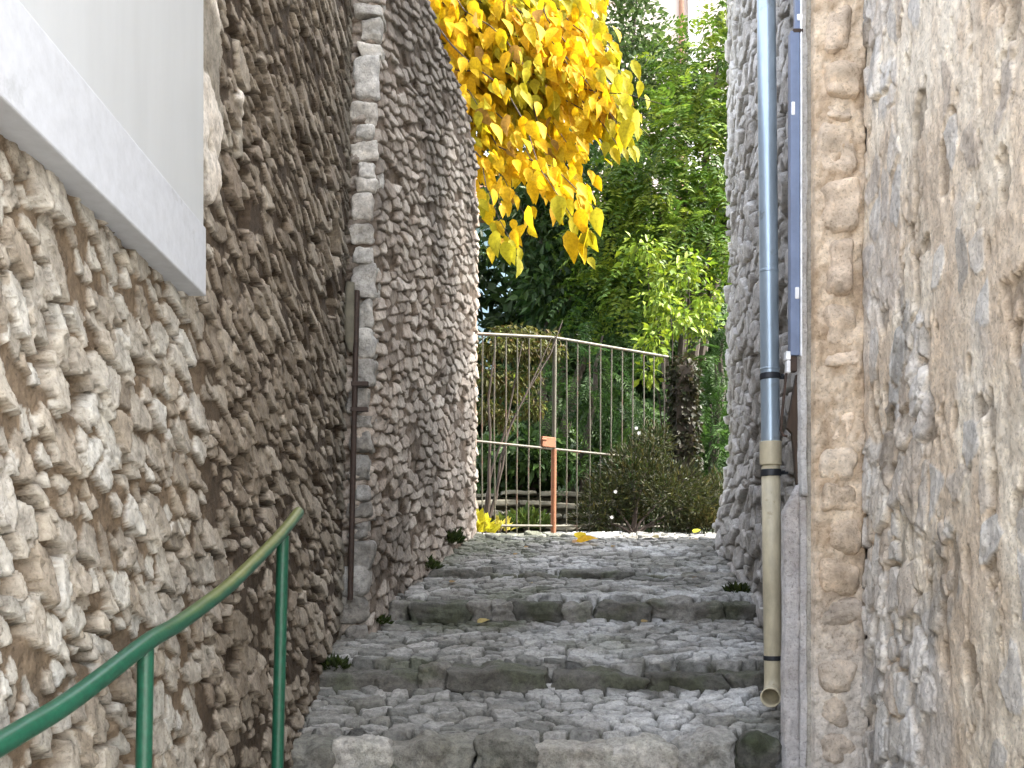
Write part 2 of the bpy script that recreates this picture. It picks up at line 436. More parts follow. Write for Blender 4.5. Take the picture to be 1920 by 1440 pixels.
def left_first(U, Z, Y):
    Zt = Z + .05 * (fbm(U * .8, Z * .3, 5, 2) - .5)
    Yc = np.log(np.clip(Y, .3, 9)) * 2.0 + .10 * Zt
    e, ra, rb, dx, dy = rubble(Yc, Zt + .08 * U, .088, .090, 21, .9, .30, 2.0)
    e2, a2, b2, x2, y2 = rubble(Yc, Zt, .045, .046, 33, .95, .32, 1.9)
    big = ss(.36, .39, ra)
    mw = .05 + .22 * fbm(U * 2.6, Z * 3.2, 61, 3) * fbm(Yc * 30, Z * 30, 62, 3) * 2
    s1 = ss(mw, mw + .07, e) * big; s2 = ss(.12, .2, e2) * ss(.52, .57, a2)
    rough = fbm(Yc * 55, Z * 22, 3, 5) - .5
    grain = fbm(U * 60, Z * 60, 7, 3) - .5
    rc = h2(np.floor(ra * 997), np.floor(rb * 991), 3)
    h1 = s1 * (.006 + .010 * rb - dy * (.005 + .019 * rc) + dx * (ra - .68) * .024)
    h2_ = s2 * (.003 + .009 * b2 - y2 * .012)
    gap = ss(.50, .60, fbm(U * 5.2, Z * 8, 8, 4))
    h = np.maximum(h1, h2_) + rough * .009 + grain * .006 - (1 - np.maximum(s1, s2)) * (.001 + gap * .034) + .022 * (fbm(U * .9, Z * 1.1, 4, 2) - .5)
    st = np.maximum(s1, s2)
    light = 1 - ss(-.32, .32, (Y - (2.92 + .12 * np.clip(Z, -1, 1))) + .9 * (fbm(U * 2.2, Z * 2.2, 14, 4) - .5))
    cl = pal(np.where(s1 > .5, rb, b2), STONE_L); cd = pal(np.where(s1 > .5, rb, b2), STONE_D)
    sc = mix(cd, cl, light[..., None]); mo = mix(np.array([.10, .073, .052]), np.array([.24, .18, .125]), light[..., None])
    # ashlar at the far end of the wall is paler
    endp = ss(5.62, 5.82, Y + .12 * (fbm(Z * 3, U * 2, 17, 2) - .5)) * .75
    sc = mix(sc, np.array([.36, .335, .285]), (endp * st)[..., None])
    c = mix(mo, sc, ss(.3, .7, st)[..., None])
    # putlog hole
    d = np.hypot((Y - 5.42) / .16, (Z - 1.72) / .14) + .3 * (fbm(U * 9, Z * 9, 77, 2) - .5)
    hole = 1 - ss(.75, 1.0, d); h = h - .13 * hole
    d = np.hypot((Y - 5.36) / .17, (Z - 1.40) / .1) + .3 * (fbm(U * 9, Z * 9, 79, 2) - .5)
    h = h - .11 * (1 - ss(.75, 1.0, d))
    # old plaster beside the window surround
    pw = .62 * (.62 + .38 * ss(.85, 1.6, Z)) * (1.0 - ss(1.56, 1.7, Z)) + .34 * ss(1.56, 1.7, Z)
    edge = (Y - 2.76) / pw + 1.0 * (fbm(U * 4.1, Z * 4.1, 44, 4) - .5) * ss(2.75, 3.0, Y)
    pl = (1 - ss(.86, .93, edge)) * ss(1.08, 1.16, Z + .3 * (fbm(U * 5, Z * 5, 45, 3) - .5)) * ss(2.65, 2.75, Y)
    worn = ss(.52, .62, fbm(U * 4.5, Z * 4.5, 46, 4)) + ss(1.66, 1.76, Z)
    hp = .030 + .012 * (fbm(U * 12, Z * 12, 47, 3) - .5) - .012 * np.clip(worn, 0, 1)
    h = mix(h, hp, pl)
    h = mix(h, np.minimum(h, .028), ss(.70, .75, Z) * (1 - ss(2.8, 2.88, Y)))
    pc = mix(np.array([.74, .70, .64]), np.array([.33, .305, .26]), np.clip(worn, 0, 1)[..., None])
    c = mix(c * np.array([.69, .70, .70]), pc, pl[..., None])
    return h, c

P1 = [(-1.0 + .03 * 5.95, 0.0), (-1.0, 5.95)]
us = np.concatenate([spaced(0, 1.5, .06), spaced(1.5, 5.94, .0048, .010)[1:]])
ts = np.linspace(0, 1, 740)
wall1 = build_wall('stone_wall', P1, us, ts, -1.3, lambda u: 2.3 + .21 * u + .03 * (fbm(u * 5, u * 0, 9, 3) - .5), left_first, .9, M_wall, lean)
tag(wall1, 'rough rubble wall behind the green handrail and white panel, pale near and brown farther on', 'wall')

def left_second(U, Z, Y):
    U = U - .31
    Zt = Z - .30 * (U - .14) + .05 * (fbm(U * .8, Z * .4, 105, 2) - .5)
    e, ra, rb, dx, dy = rubble(U, Zt, .15, .075, 121, .9, .36, 1.8)
    s1 = ss(.05, .2, e) * ss(.12, .2, ra)
    rough = fbm(U * 26, Z * 34, 103, 4) - .5
    h = s1 * (.006 + .009 * rb + dx * (ra - .6) * .02 - dy * (.006 + .022 * ra)) + rough * .012
    h = h - (1 - s1) * (.1 + .9 * ss(.48, .6, fbm(U * 4, Z * 6, 108, 3))) * .022 + .04 * (fbm(U * .8, Z * .9, 104, 2) - .5)
    h = h * ss(-.02, .06, np.abs(U - .13)) 
    c = pal(rb, [(.27, .225, .185), (.42, .365, .315), (.54, .485, .425), (.34, .285, .24), (.62, .56, .495), (.46, .385, .32)])
    c = mix(np.array([.18, .135, .10]), c, (.05 + .95 * s1)[..., None])
    dark = ss(.45, .75, fbm(U * 1.4, Z * 1.1, 115, 3) + .16 * ss(2.2, 3.4, Z))
    c = .86 * c * (1 - .45 * dark)[..., None]
    return h, c

A2, B2, C2 = (-1.3, 5.95), (-.845, 5.955), (-.333, 8.85)
us = np.concatenate([spaced(0, .46, .02), spaced(.46, .455 + math.hypot(C2[0] - B2[0], C2[1] - B2[1]), .012)[1:]])
def top2(u):
    yy = 5.95 + np.clip((u - .455), 0, 9) * .986
    return np.interp(yy, [5.9, 7.06, 7.4, 7.8, 8.15, 8.4, 8.6, 8.85], [4.0, 3.94, 3.89, 3.82, 3.76, 3.70, 3.61, 3.46]) + .05 * (fbm(u * 6, u * 0, 8, 3) - .5)
ts = np.linspace(0, 1, 620)
wall2 = build_wall('stone_wall', [A2, B2, C2], us, ts, -.75, top2, left_second, .55, M_wall, lean)
tag(wall2, 'grey brown rubble wall between thin dark pipe and gate, its top sloping under yellow leaves', 'wall')
# pale dressed corner stones
z = -.55; rr = random.Random(5)
while z < 3.95:
    hh = rr.choice([.08, .11, .14, .17, .2, .25]); w = rr.uniform(.11, .16); 
    x1 = -.845 + .020 * (z + hh / 2) + rr.uniform(-.01, .018); x0 = x1 - w
    pale = .7 + .5 * ss(.4, 2.0, z)
    v, f = rough_block((x0 + x1) / 2, 6.02, z + hh / 2, x1 - x0, .2, hh - .012, rr.uniform(0, 90), .034, .34, 13, rr.uniform(-.06, .06))
    base = np.array(rr.choice([(.36, .35, .33), (.46, .45, .43), (.33, .315, .29), (.46, .44, .41)])) * pale
    MB().add(v, f).build('corner_stone', M_wall, wall2, smooth=True, angle=80,
        cols=[tuple(base * (1 + .35 * mnoise.fractal(Vector(p) * 9, 1, 2, 3))) for p in v])
    z += hh
# fallen core stones piled at the foot of the wall end
def wall_foot(name, spots, label):
    pass

def right_far(U, Z, Y):
    e, ra, rb, dx, dy = rubble(U, Z + .06 * (fbm(U * 2, Z * 2, 205, 2) - .5), .24, .12, 221, .92, .34, 1.9)
    s1 = ss(.06, .22, e) * ss(.12, .2, ra)
    h = s1 * (.012 + .03 * rb + dx * (ra - .6) * .04 + dy * (rb - .5) * .04) - .02 + .022 * (fbm(U * 20, Z * 24, 203, 4) - .5)
    h = h - (1 - s1) * .03 * ss(.4, .55, fbm(U * 4, Z * 5, 208, 3)) + .03 * (fbm(U * 1.2, Z * 1.2, 204, 2) - .5)
    h = h + .12 * ss(.9, .1, Z) * ss(6.9, 8.2, Y)
    c = pal(rb, [(.34, .33, .32), (.48, .47, .46), (.56, .55, .55), (.40, .385, .37), (.62, .61, .61)])
    c = mix(np.array([.23, .215, .195]), c, (.1 + .9 * s1)[..., None])
    return h, c
P3 = [(1.30 + .128 * 4.15, 8.65), (1.30, 4.5)]
us = spaced(0, 4.18, .012)
ts = zspan(-.9, 5.2, 7.2, .0085, .12)
wall3 = build_wall('stone_wall', P3, us, ts, -.9, 7.2, right_far, 2.6, M_right)
tag(wall3, 'pale grey rubble house wall behind the blue zinc pipe, receding up to the garden', 'wall')

def right_near(U, Z, Y):
    # U runs from the far corner towards the camera
    Us = U + .05 * (fbm(U * 3, Z * 1.2, 411, 3) - .5)
    e, ra, rb, dx, dy = rubble(Us, Z, .13, .19, 421, .95, .38, 1.7)
    e2, a2, b2, x2, y2 = rubble(Us, Z, .07, .10, 433, .95, .38, 1.7)
    cover = fbm(U * 2.2 + 3, Z * 1.3, 441, 4) + .24 * ss(.25, .9, U) + .05 * ss(-.2, 1.2, Z) + .05
    bare = 1 - ss(.50, .64, cover)
    s1 = ss(.06, .2, e) * np.maximum(ss(.70, .76, ra) * .8, bare * ss(.2, .25, ra))
    s2 = ss(.08, .22, e2) * bare * ss(.4, .48, a2)
    st = np.maximum(s1, s2)
    rough = fbm(U * 26, Z * 16, 403, 5) - .5
    streak = fbm(U * 20, Z * 4.5, 404, 5) - .5
    h = s1 * (.004 + .012 * rb + dx * (ra - .6) * .02 - dy * rb * .02) * (.45 + .55 * bare) + s2 * .01 * b2 + rough * .013 + streak * (.006 + .010 * bare)
    pit = ss(.60, .68, fbm(U * 12, Z * 6, 408, 4))
    h = h - (1 - st) * pit * .02 - bare * (1 - st) * .016 + .03 * (fbm(U * 1.1, Z * 1.0, 409, 2) - .5)
    m_w = mix(np.array([.74, .625, .50]), np.array([.86, .78, .66]), ss(.35, .65, fbm(U * 5, Z * 2.2, 450, 4))[..., None])
    m_w = mix(m_w, np.array([.60, .46, .335]), (ss(.54, .70, fbm(U * 6, Z * 2.6, 451, 4)) * .38)[..., None])
    sc = pal(rb, [(.48, .44, .39), (.66, .63, .59), (.74, .72, .69), (.56, .48, .40), (.78, .74, .68)])
    lime = ss(.44, .60, fbm(U * 3.0, Z * 1.7, 460, 5) + .22 * ss(.35, -.6, Z) * (1 - .7 * ss(.7, 1.2, U)) + .13 * ss(.55, .05, U) - .15)
    m_w = mix(m_w, np.array([.70, .68, .66]), (lime * .62)[..., None])
    sc = mix(sc, np.array([.68, .67, .67]), (lime * .5)[..., None])
    c = mix(m_w, sc, ss(.2, .7, st)[..., None])
    c = mix(c, np.array([.24, .19, .14]), (pit * (1 - st) * .5)[..., None])
    dirt = ss(.56, .68, fbm(U * 7 + 9, Z * 2.2, 470, 5)) * (.35 + .65 * bare)
    c = c * (1 - .42 * dirt)[..., None]
    return h, c
P4 = [(1.505, 4.352), (1.49, .3)]
us = np.concatenate([spaced(0, 1.75, .0045), spaced(1.75, 4.05, .07)[1:]])
ts = zspan(-1.6, 2.6, 7.0, .0065, .15)
wall4 = build_wall('stone_wall', P4, us, ts, -1.6, 7.0, right_near, 2.6, M_right)
tag(wall4, 'warm beige house wall with flaking render over stones, standing nearest at the right edge', 'wall')
zs = [(HY - y) * 4.36 / F for y in (1440, 1372, 1300, 1235, 1180, 1120, 1045, 965, 900, 835, 760, 690, 655, 562, 440, 332, 222, 190, 108, -5, -90, -200, -300)]
zs = [-1.3, -1.1] + zs + [3.4, 3.7, 4.1, 4.4, 4.8, 5.1, 5.5, 5.9, 6.3, 6.7, 7.0]
rr = random.Random(12)
ub = np.linspace(1.30, 1.525, 32); zb_ = np.arange(-1.3, 3.4, .009)
X_, Z_ = np.meshgrid(ub, zb_, indexing='ij')
hy = .05 * (fbm(X_ * 9, Z_ * 7, 481, 4) - .5) + .03 * (fbm(X_ * 40, Z_ * 34, 482, 4) - .5)
cm = mix(np.array([.50, .39, .285]), np.array([.70, .59, .47]), ss(.35, .65, fbm(X_ * 14, Z_ * 9, 483, 4))[..., None])
cm = mix(cm, np.array([.55, .54, .53]), (.7 * ss(.2, -.7, Z_))[..., None])
slab('mortar_core', np.stack([X_, 4.362 + hy, Z_], -1), cm, np.array([0, .2, 0]), M_right, wall4)
for i in range(len(zs) - 1):
    hh = zs[i + 1] - zs[i]; cz = (zs[i] + zs[i + 1]) / 2
    if -.9 < cz < 2.6 and rr.random() < .25: continue
    x0 = 1.32 + rr.uniform(-.01, .05); x1 = 1.50 - rr.uniform(-.012, .05)
    v, f = rough_block((x0 + x1) / 2, 4.525 - (.028 if 1.1 < cz < 2.1 else 0) + rr.uniform(-.01, .012), cz, x1 - x0, .36, hh * rr.uniform(.82, .97), rr.uniform(0, 90), .03, .62, 16, rr.uniform(-.06, .06))
    base = np.array(rr.choice([(.62, .51, .40), (.72, .62, .51), (.67, .56, .45), (.58, .48, .385)]))
    if cz < -.1: base = base * .55 + np.array([.42, .39, .36]) * .45
    MB().add(v, f).build('corner_stone', M_right, wall4, smooth=True, angle=80,
        cols=[tuple(base * (1 + .4 * mnoise.fractal(Vector(p) * 8, 1, 2, 4))) for p in v])

# rendered strip (cement pier) between corner stones and pipes
pier = empty('cement_pier', (1.25, 4.42, -1.0))
tag(pier, 'narrow grey cement pier with a slanted lower block between the drainpipe and beige corner stones', 'pier')
def grid_box(x0, x1, y0, y1, z0, z1, name, base, seed, cut=None):
    n = 6; m = int((z1 - z0) / .02)
    xs = np.linspace(x0, x1, n); zz = np.linspace(z0, z1, m)
    X, Zz = np.meshgrid(xs, zz, indexing='ij')
    if cut:  # slanted top
        frac = (X - x0) / (x1 - x0); Zz = z0 + (Zz - z0) * ((z1 + cut * frac - z0) / (z1 - z0))
    Yy = y0 - .014 * (fbm(X * 14, Zz * 8, seed, 4) - .5)
    Xx = X + .016 * (fbm(Zz * 6, X * 2, seed + 5, 3) - .5)
    base = np.array(base); c = base[None, None] * (1 + .5 * (fbm(X * 10, Zz * 3, seed + 3, 4) - .5))[..., None]
    o = slab(name, np.stack([Xx, Yy, Zz], -1), c, np.array([0, y1 - y0, 0]), M_right, pier)
    o.location = (-1.25, -4.42, 1.0)
    return o
def px_x(px, Y): return (px - CX) * Y / F
def px_z(py, Y): return (HY - py) * Y / F
grid_box(px_x(1512, 4.4), px_x(1538, 4.4), 4.405, 4.47, -1.2, 6.5, 'cement_strip', (.36, .345, .315), 501)
grid_box(px_x(1500, 4.4), px_x(1511.5, 4.4), 4.385, 4.46, px_z(930, 4.4), 6.5, 'edge_strip', (.52, .52, .53), 511)
grid_box(px_x(1471, 4.4), px_x(1499, 4.4), 4.395, 4.45, -1.2, px_z(960, 4.4), 'plinth', (.42, .41, .42), 521, .12)
grid_box(px_x(1499.5, 4.4), px_x(1511.8, 4.4), 4.40, 4.45, -1.2, px_z(931, 4.4), 'plinth', (.44, .43, .44), 531)

# ------------------------------------------------------------------ white panel on the left wall
pan = empty('window_shutter', (-.9, 2.2, .85))
tag(pan, 'smooth white painted shutter panel above a projecting pale ledge on the left wall', 'shutter')
def wx(Y): return -1.0 + .03 * (5.95 - Y)
def wall_box(y0, y1, z0, z1, d0, d1, name, mat, bevel=.004):
    mb = MB(); v = []
    for zz in (z0, z1):
        for (yy, dd) in ((y0, d0), (y1, d0), (y1, d1), (y0, d1)):
            v.append((wx(yy) + dd + .9, yy - 2.2, zz - .85))
    mb.add(v, [(0, 1, 2, 3), (7, 6, 5, 4), (0, 4, 5, 1), (1, 5, 6, 2), (2, 6, 7, 3), (3, 7, 4, 0)])
    return mb.build(name, mat, pan, bevel=bevel)
wall_box(.6, 2.78, .738, .925, -.02, .066, 'ledge', M_ledge)
wall_box(.6, 2.778, .926, 2.2, -.02, .060, 'board', M_white)

# ------------------------------------------------------------------ green handrail
hr = empty('handrail', (-.85, 2.36, -1.2))
tag(hr, 'green painted tubular handrail rising beside the left wall on two posts', 'handrail')
rp = [(0, 1395), (135, 1312), (275, 1205), (330, 1172), (385, 1133), (430, 1098), (470, 1060), (505, 1025), (535, 992), (560, 960)]
RX = lambda Y: -.80 + .018 * (Y - 2.25)
pts = []
for px, py in rp:
    Y = 1.7
    for _ in range(20): Y = RX(Y) * F / (px - CX)
    pts.append(Vector((RX(Y), Y, px_z(py, Y))))
d0 = (pts[0] - pts[1]).normalized()
pts = [pts[0] + d0 * 1.3 , pts[0] + d0 * .6] + pts
def smooth_pts(ps, k=6):
    out = []
    for i in range(len(ps) - 1):
        p0, p1, p2, p3 = ps[max(i - 1, 0)], ps[i], ps[i + 1], ps[min(i + 2, len(ps) - 1)]
        for j in range(k):
            t = j / k
            out.append(.5 * ((2 * p1) + (p2 - p0) * t + (2 * p0 - 5 * p1 + 4 * p2 - p3) * t * t + (3 * p1 - p0 - 3 * p2 + p3) * t ** 3))
    out.append(ps[-1]); return out
sp = smooth_pts(pts)
# brass-olive highlight painted into the rail colour along its upper side; chips by noise
m, t, b = nt('chipped_highlit_green')
a = N(t, 'ShaderNodeAttribute', attribute_name='col'); g = N(t, 'ShaderNodeNewGeometry')
n1 = noise_node(t, 55, 6, .65, g.outputs['Position'])
r1 = ramp(t, n1.outputs[0], [(.3, (.75,) * 3), (.6, (1.1,) * 3)])
n2 = noise_node(t, 34, 6, .7, g.outputs['Position']); r2 = ramp(t, n2.outputs[0], [(.66, (0, 0, 0)), (.70, (1, 1, 1))])
mm = N(t, 'ShaderNodeMix', data_type='RGBA'); t.links.new(r2.outputs[0], mm.inputs[0]); t.links.new(mul(t, a.outputs['Color'], r1.outputs[0]), mm.inputs[6]); mm.inputs[7].default_value = (.07, .055, .035, 1)
t.links.new(mm.outputs[2], b.inputs['Base Color']); b.inputs['Roughness'].default_value = .33
bp = N(t, 'ShaderNodeBump'); bp.inputs['Strength'].default_value = .12; bp.inputs['Distance'].default_value = .003
t.links.new(n1.outputs[0], bp.inputs['Height']); t.links.new(bp.outputs[0], b.inputs['Normal'])
M_rail = m
o0 = Vector((-.85, 2.36, -1.2))
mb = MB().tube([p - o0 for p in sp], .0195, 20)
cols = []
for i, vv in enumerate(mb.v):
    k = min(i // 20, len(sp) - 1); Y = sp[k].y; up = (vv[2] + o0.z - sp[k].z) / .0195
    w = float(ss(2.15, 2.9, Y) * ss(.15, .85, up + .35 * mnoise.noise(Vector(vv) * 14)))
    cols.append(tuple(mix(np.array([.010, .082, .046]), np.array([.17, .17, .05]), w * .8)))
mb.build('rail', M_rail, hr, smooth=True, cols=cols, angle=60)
def rail_z(Y):
    ps = sorted(sp, key=lambda p: abs(p.y - Y)); return ps[0].z
for Yp, dxp in ((2.215, 0), (3.46, -.004)):
    x = RX(Yp) + dxp; zt = rail_z(Yp) - .012
    zb = lane_z(Yp) - .05
    MB().tube([Vector((x - .03 if Yp > 3 else x - .02, Yp, zb)) - o0, Vector((x, Yp, zt)) - o0], .0175 if Yp < 3 else .0205, 18).build('post', M_green, hr, smooth=True, angle=60)

# ------------------------------------------------------------------ thin dark pipe in the corner of the left walls
tp = empty('thin_pipe', (-.95, 5.9, -.4))
tag(tp, 'thin dark rusty pipe with pale upper stub in the joint between two left walls', 'pipe')
o0 = Vector((-.95, 5.9, -.4))
def tpx(py, dx=0): return at(657 + (1110 - py) * .022 + dx, py, 5.88) - o0
MB().tube([tpx(1125), tpx(900), tpx(700), tpx(545)], .0165, 12).build('iron_pipe', M_iron, tp, smooth=True, angle=60)
MB().tube([tpx(660, -9), tpx(640, -12), tpx(600, -14), tpx(560, -14), tpx(530, -13)], [.012, .03, .036, .034, .026], 14).build('cement_cover', M_gstep, tp, smooth=True, angle=60)
for py in (720, 768):
    p = tpx(py); MB().obox(p + Vector((.03, -.002, 0)), (.05, 0, 0), (0, .018, 0), (0, 0, .012)).build('bracket', M_iron, tp)

# ------------------------------------------------------------------ right downpipe
dp = empty('downpipe', (1.24, 4.85, -.7))
tag(dp, 'tall drainpipe, blue grey zinc above and beige below, with a bent outlet at the steps', 'drainpipe')
o0 = Vector((1.24, 4.85, -.7))
YP = 4.85
def dpx(py): return at(1436.5 + 13 * py / 1300, py, YP) - o0
def ring(py0, py1, r, name, mat):
    MB().tube([dpx(py0), dpx(py1)], r, 28).build(name, mat, dp, smooth=True, angle=40, bevel=.003)
def extend_top(p, n=2.6): return p + Vector((-.0095 * n, 0, n))
MB().tube([dpx(832), dpx(400), dpx(0), extend_top(dpx(0), 4.0)], .0445, 32).build('zinc_pipe', M_zinc, dp, smooth=True, angle=40)
ring(694, 690, .0475, 'joint', M_zinc); ring(712, 700, .0475, 'clamp', M_band); ring(506, 512, .0462, 'joint', M_zinc)
ring(872, 828, .052, 'collar', M_beige)
ring(893, 880, .0485, 'clamp', M_band); ring(1238, 1229, .044, 'clamp', M_band)
el = []
p0 = dpx(1268)
for k in range(9):
    w = k / 8 * R(82); el.append(p0 + Vector((-(1 - math.cos(w)) * .03, -(1 - math.cos(w)) * .085, -math.sin(w) * .085)))
rad = [.041] * 5 + [.041, .042, .044, .046]
mbp = MB().tube([dpx(866), dpx(1100)] + el + [el[-1] + Vector((-.014, -.035, -.004))], [.0445, .043] + rad + [.047], 28, cap=False)
MBo = mbp.build('lower_pipe', M_beige, dp, smooth=True, angle=50)
sm = MBo.modifiers.new('Solidify', 'SOLIDIFY'); sm.thickness = .006
for py in (886, 1233, 706):
    p = dpx(py); MB().obox(p + Vector((.04, .03, 0)), (.05, 0, 0), (0, .006, 0), (0, 0, .007)).build('bracket', M_band, dp)
    MB().tube([p + Vector((.048, -.02, 0)), p + Vector((.062, -.02, 0))], .009, 8).build('bolt', M_band, dp)

# ------------------------------------------------------------------ blue-grey cable duct
cd = empty('cable_duct', (1.23, 4.36, 1.0))
tag(cd, 'blue grey plastic cable duct with white clips running down beside the zinc pipe', 'cable duct')
o0 = Vector((1.23, 4.36, 1.0)); YD = 4.36
def ddx(px, py): return at(px, py, YD) - o0
def duct(px, y0, y1, w, name, mat, dep=.022, cut=0):
    a_, b_ = ddx(px, y0), ddx(px, y1)
    MB().obox((a_ + b_) / 2, (w, 0, 0), (0, dep, 0), (0, 0, abs(a_.z - b_.z) / 2)).build(name, mat, cd, bevel=.004)
duct(1488.5, 668, 62, .0205, 'channel', M_duct)
duct(1494.5, 61, -900, .012, 'channel', M_duct, .016)
duct(1500, 670, -300, .0045, 'edge_highlight', M_clip, .024)  # white strip standing in for the highlight on the duct's right edge
duct(1492, 563, 541, .009, 'clip', M_clip, .027)
duct(1476, 676, 660, .011, 'clip', M_clip, .02); duct(1477, 700, 677, .009, 'clip', M_clip, .018)
duct(1486, 698, 669, .016, 'end_block', M_iron, .018); duct(1494, 66, 58, .022, 'joint', M_iron, .024)
duct(1484.5, 220, 195, .008, 'clip', M_clip, .026); duct(1498, 42, 30, .013, 'clip', M_clip, .02)
MB().tube([ddx(1474, 700), ddx(1468, 760), ddx(1464, 806), ddx(1468, 816), ddx(1476, 818)], .006, 8).build('cable', M_iron, cd, smooth=True)
# dark splintered board in the recess below the duct
sb = MB(); v = [at(1494, 702, 4.43), at(1497, 702, 4.43), at(1497, 915, 4.43), at(1494, 905, 4.43), at(1486, 812, 4.43), at(1476, 802, 4.43)]
v2 = [p + Vector((0, .03, 0)) for p in v]; k = len(v)
sb.add(v + v2, [tuple(range(k)), tuple(range(2 * k - 1, k - 1, -1))] + [(i, i + k, (i + 1) % k + k, (i + 1) % k) for i in range(k)])
o = sb.build('old_board', plain_mat('dark_wood', (.045, .028, .018), .85, s=60, var=.4, stretch=(1, 1, .1)))
tag(o, 'dark splintered wooden board wedged in the gap below the cable duct', 'board')

# ------------------------------------------------------------------ gate
GA, GB = at(888, 985, 9.12), at(1252, 1020, 10.85)
gdir = Vector((GB.x - GA.x, GB.y - GA.y, 0)); GL = gdir.length; gdir.normalize()
gate = empty('iron_gate', (GA.x, GA.y, .25))
tag(gate, 'iron bar gate with an orange rusty lower post across the top of the lane', 'gate')
g0 = Vector((GA.x, GA.y, .25))
def gpx(px):  # distance along the gate whose image column is px
    k = (px - CX) / F; return (k * GA.y - GA.x) / (gdir.x - k * gdir.y)
def gtop(s):
    Yg = GA.y + gdir.y * s; px = CX + F * (GA.x + gdir.x * s) / Yg
    return (HY - (634 + (px - 1039) * (.17 if px > 1039 else .05))) * Yg / F
def gp(s, z): return Vector((gdir.x * s, gdir.y * s, z - .25))
sm_ = gpx(1039)
for i, px in enumerate((905, 928, 949, 970, 992, 1014, 1062, 1083, 1105, 1126, 1147, 1167, 1187, 1207, 1226, 1246)):
    s = gpx(px); j = random.uniform(-.008, .008); bow = random.uniform(-.012, .012)
    zb = .22 + .03 * s
    MB().tube([gp(s + j, zb), gp(s + j + bow * .6, zb + .6), gp(s + bow, 1.3), gp(s, gtop(s))], .0068, 8).build('bar', M_gate, gate, smooth=True)
MB().tube([gp(sm_ - .012, .2), gp(sm_ - .004, 1.12)], .026, 10).build('lower_post', M_rust, gate, smooth=True)
MB().tube([gp(sm_ - .004, 1.121), gp(sm_ + .008, gtop(sm_) + .01)], .021, 10).build('upper_post', M_gate, gate, smooth=True)
for z_, nm in ((1.12, 'middle_rail'), (None, 'top_rail'), (.36, 'bottom_rail')):
    pp = [gp(GL * q / 14, (z_ if z_ else gtop(GL * q / 14)) + (.0 if z_ else .005) + (.02 * GL * q / 14 if z_ == .36 else 0)) for q in range(15)]
    MB().tube(pp, .0125 if z_ else .016, 8).build(nm, M_gate, gate, smooth=True)
lk = MB().obox(gp(sm_ - .085, 1.18), gdir * .085, Vector((-gdir.y, gdir.x, 0)) * .022, (0, 0, .05)).build('lock_box', M_rust, gate, bevel=.006)
MB().tube([gp(sm_ - .10, 1.2) + Vector((0, -.03, 0)), gp(sm_ - .16, 1.2) + Vector((0, -.035, 0))], .009, 8).build('handle', M_rust, lk, smooth=True)
MB().tube([gp(0, .2), gp(0, gtop(0))], .022, 10).build('hinge_post', M_gate, gate, smooth=True)

# ------------------------------------------------------------------ garden ground
def terrain():
    xs = np.linspace(-30, 32, 125); ys = np.concatenate([np.linspace(8.75, 20, 60), np.linspace(20.5, 60, 50)])
    X, Y = np.meshgrid(xs, ys, indexing='ij')
    base = .12 + .055 * np.clip(Y - 8.75, 0, 4)
    rise = ss(12.5, 30, Y) * 7.0
    Z = base + rise + .25 * (fbm(X * .7, Y * .7, 600, 4) - .5) * ss(9.5, 12, Y)
    c = np.ones(X.shape + (3,))
    o = slab('ground', np.stack([X, Y, Z], -1), c, np.array([0, 0, -3.0]), M_hill)
    tag(o, 'overgrown garden ground rising behind the gate', kind='structure')
terrain()
land = tread('path', lambda x: 8.62 + 0 * np.asarray(x, float), 11.2, .195, .335, 351, .01, .012, -.75, 2.3)
tag(land, 'cobbled landing strewn with leaves at the head of the steps in front of the gate', kind='structure')
# wide ground under everything, seen only from other viewpoints
gm = MB().box(-60, 60, -40, 8.7, -3.2, -2.6).build('ground', M_soil); tag(gm, 'earth below the lane and the houses', kind='structure')

st = MB().box(-14, 14, -13, -.6, -2.5, -1.86).build('bounce_street', plain_mat('bounce_paving', (.55, .51, .45), .85, s=5, var=.2)); tag(st, 'unseen pale paving added at the bottom of the lane to bounce sunlight', kind='structure')  # unseen paving behind the camera, added to bounce warm sun onto the walls
# garden stairs climbing behind the gate
gs = empty('garden_stairs', (.2, 11.3, .3)); tag(gs, 'pale stone garden stairs climbing behind the left half of the gate', kind='structure')
rr = random.Random(3)
for k in range(4):
    x = -.85 + rr.uniform(0, .15)
    while x < 1.0:
        L = rr.uniform(.25, .6)
        if rr.random() < .86:
            v, f = rough_block(x + L / 2, .15 + .42 * k + rr.uniform(-.05, .05), .12 + .155 * k + rr.uniform(-.02, .02), L - .02, .36, rr.uniform(.035, .075), 3.3 * k + x, .025, .5, 9, rr.uniform(-.04, .04))
            MB().add(v, f).build('tread', M_gstep, gs, smooth=True)
        x += L
    v, f = rough_block(.1, .30 + .42 * k, .03 + .155 * k, 1.8, .3, .13, 3.3 * k + 2, .015, .3, 10)
    MB().add(v, f).build('riser', M_soil, gs, smooth=True)

# ------------------------------------------------------------------ foliage
OVATE = (np.array([[0, 0, 0], [.16, .40, .05], [.16, 0, 0], [.16, -.40, .05], [.42, .5, .09], [.42, 0, .0], [.42, -.5, .09], [.74, .27, .04], [.74, 0, -.03], [.74, -.27, .04], [1, 0, -.10]]),
         [(0, 2, 1), (0, 3, 2), (1, 2, 5), (1, 5, 4), (2, 3, 6), (2, 6, 5), (4, 5, 8), (4, 8, 7), (5, 6, 9), (5, 9, 8), (7, 8, 10), (8, 9, 10)])
DIAMOND = (np.array([[0, 0, 0], [.42, .5, .10], [.42, -.5, .10], [1, 0, -.06], [.45, 0, 0]]), [(0, 4, 1), (0, 2, 4), (1, 4, 3), (4, 2, 3)])

def unit(a): return a / np.maximum(np.linalg.norm(a, axis=-1, keepdims=True), 1e-9)

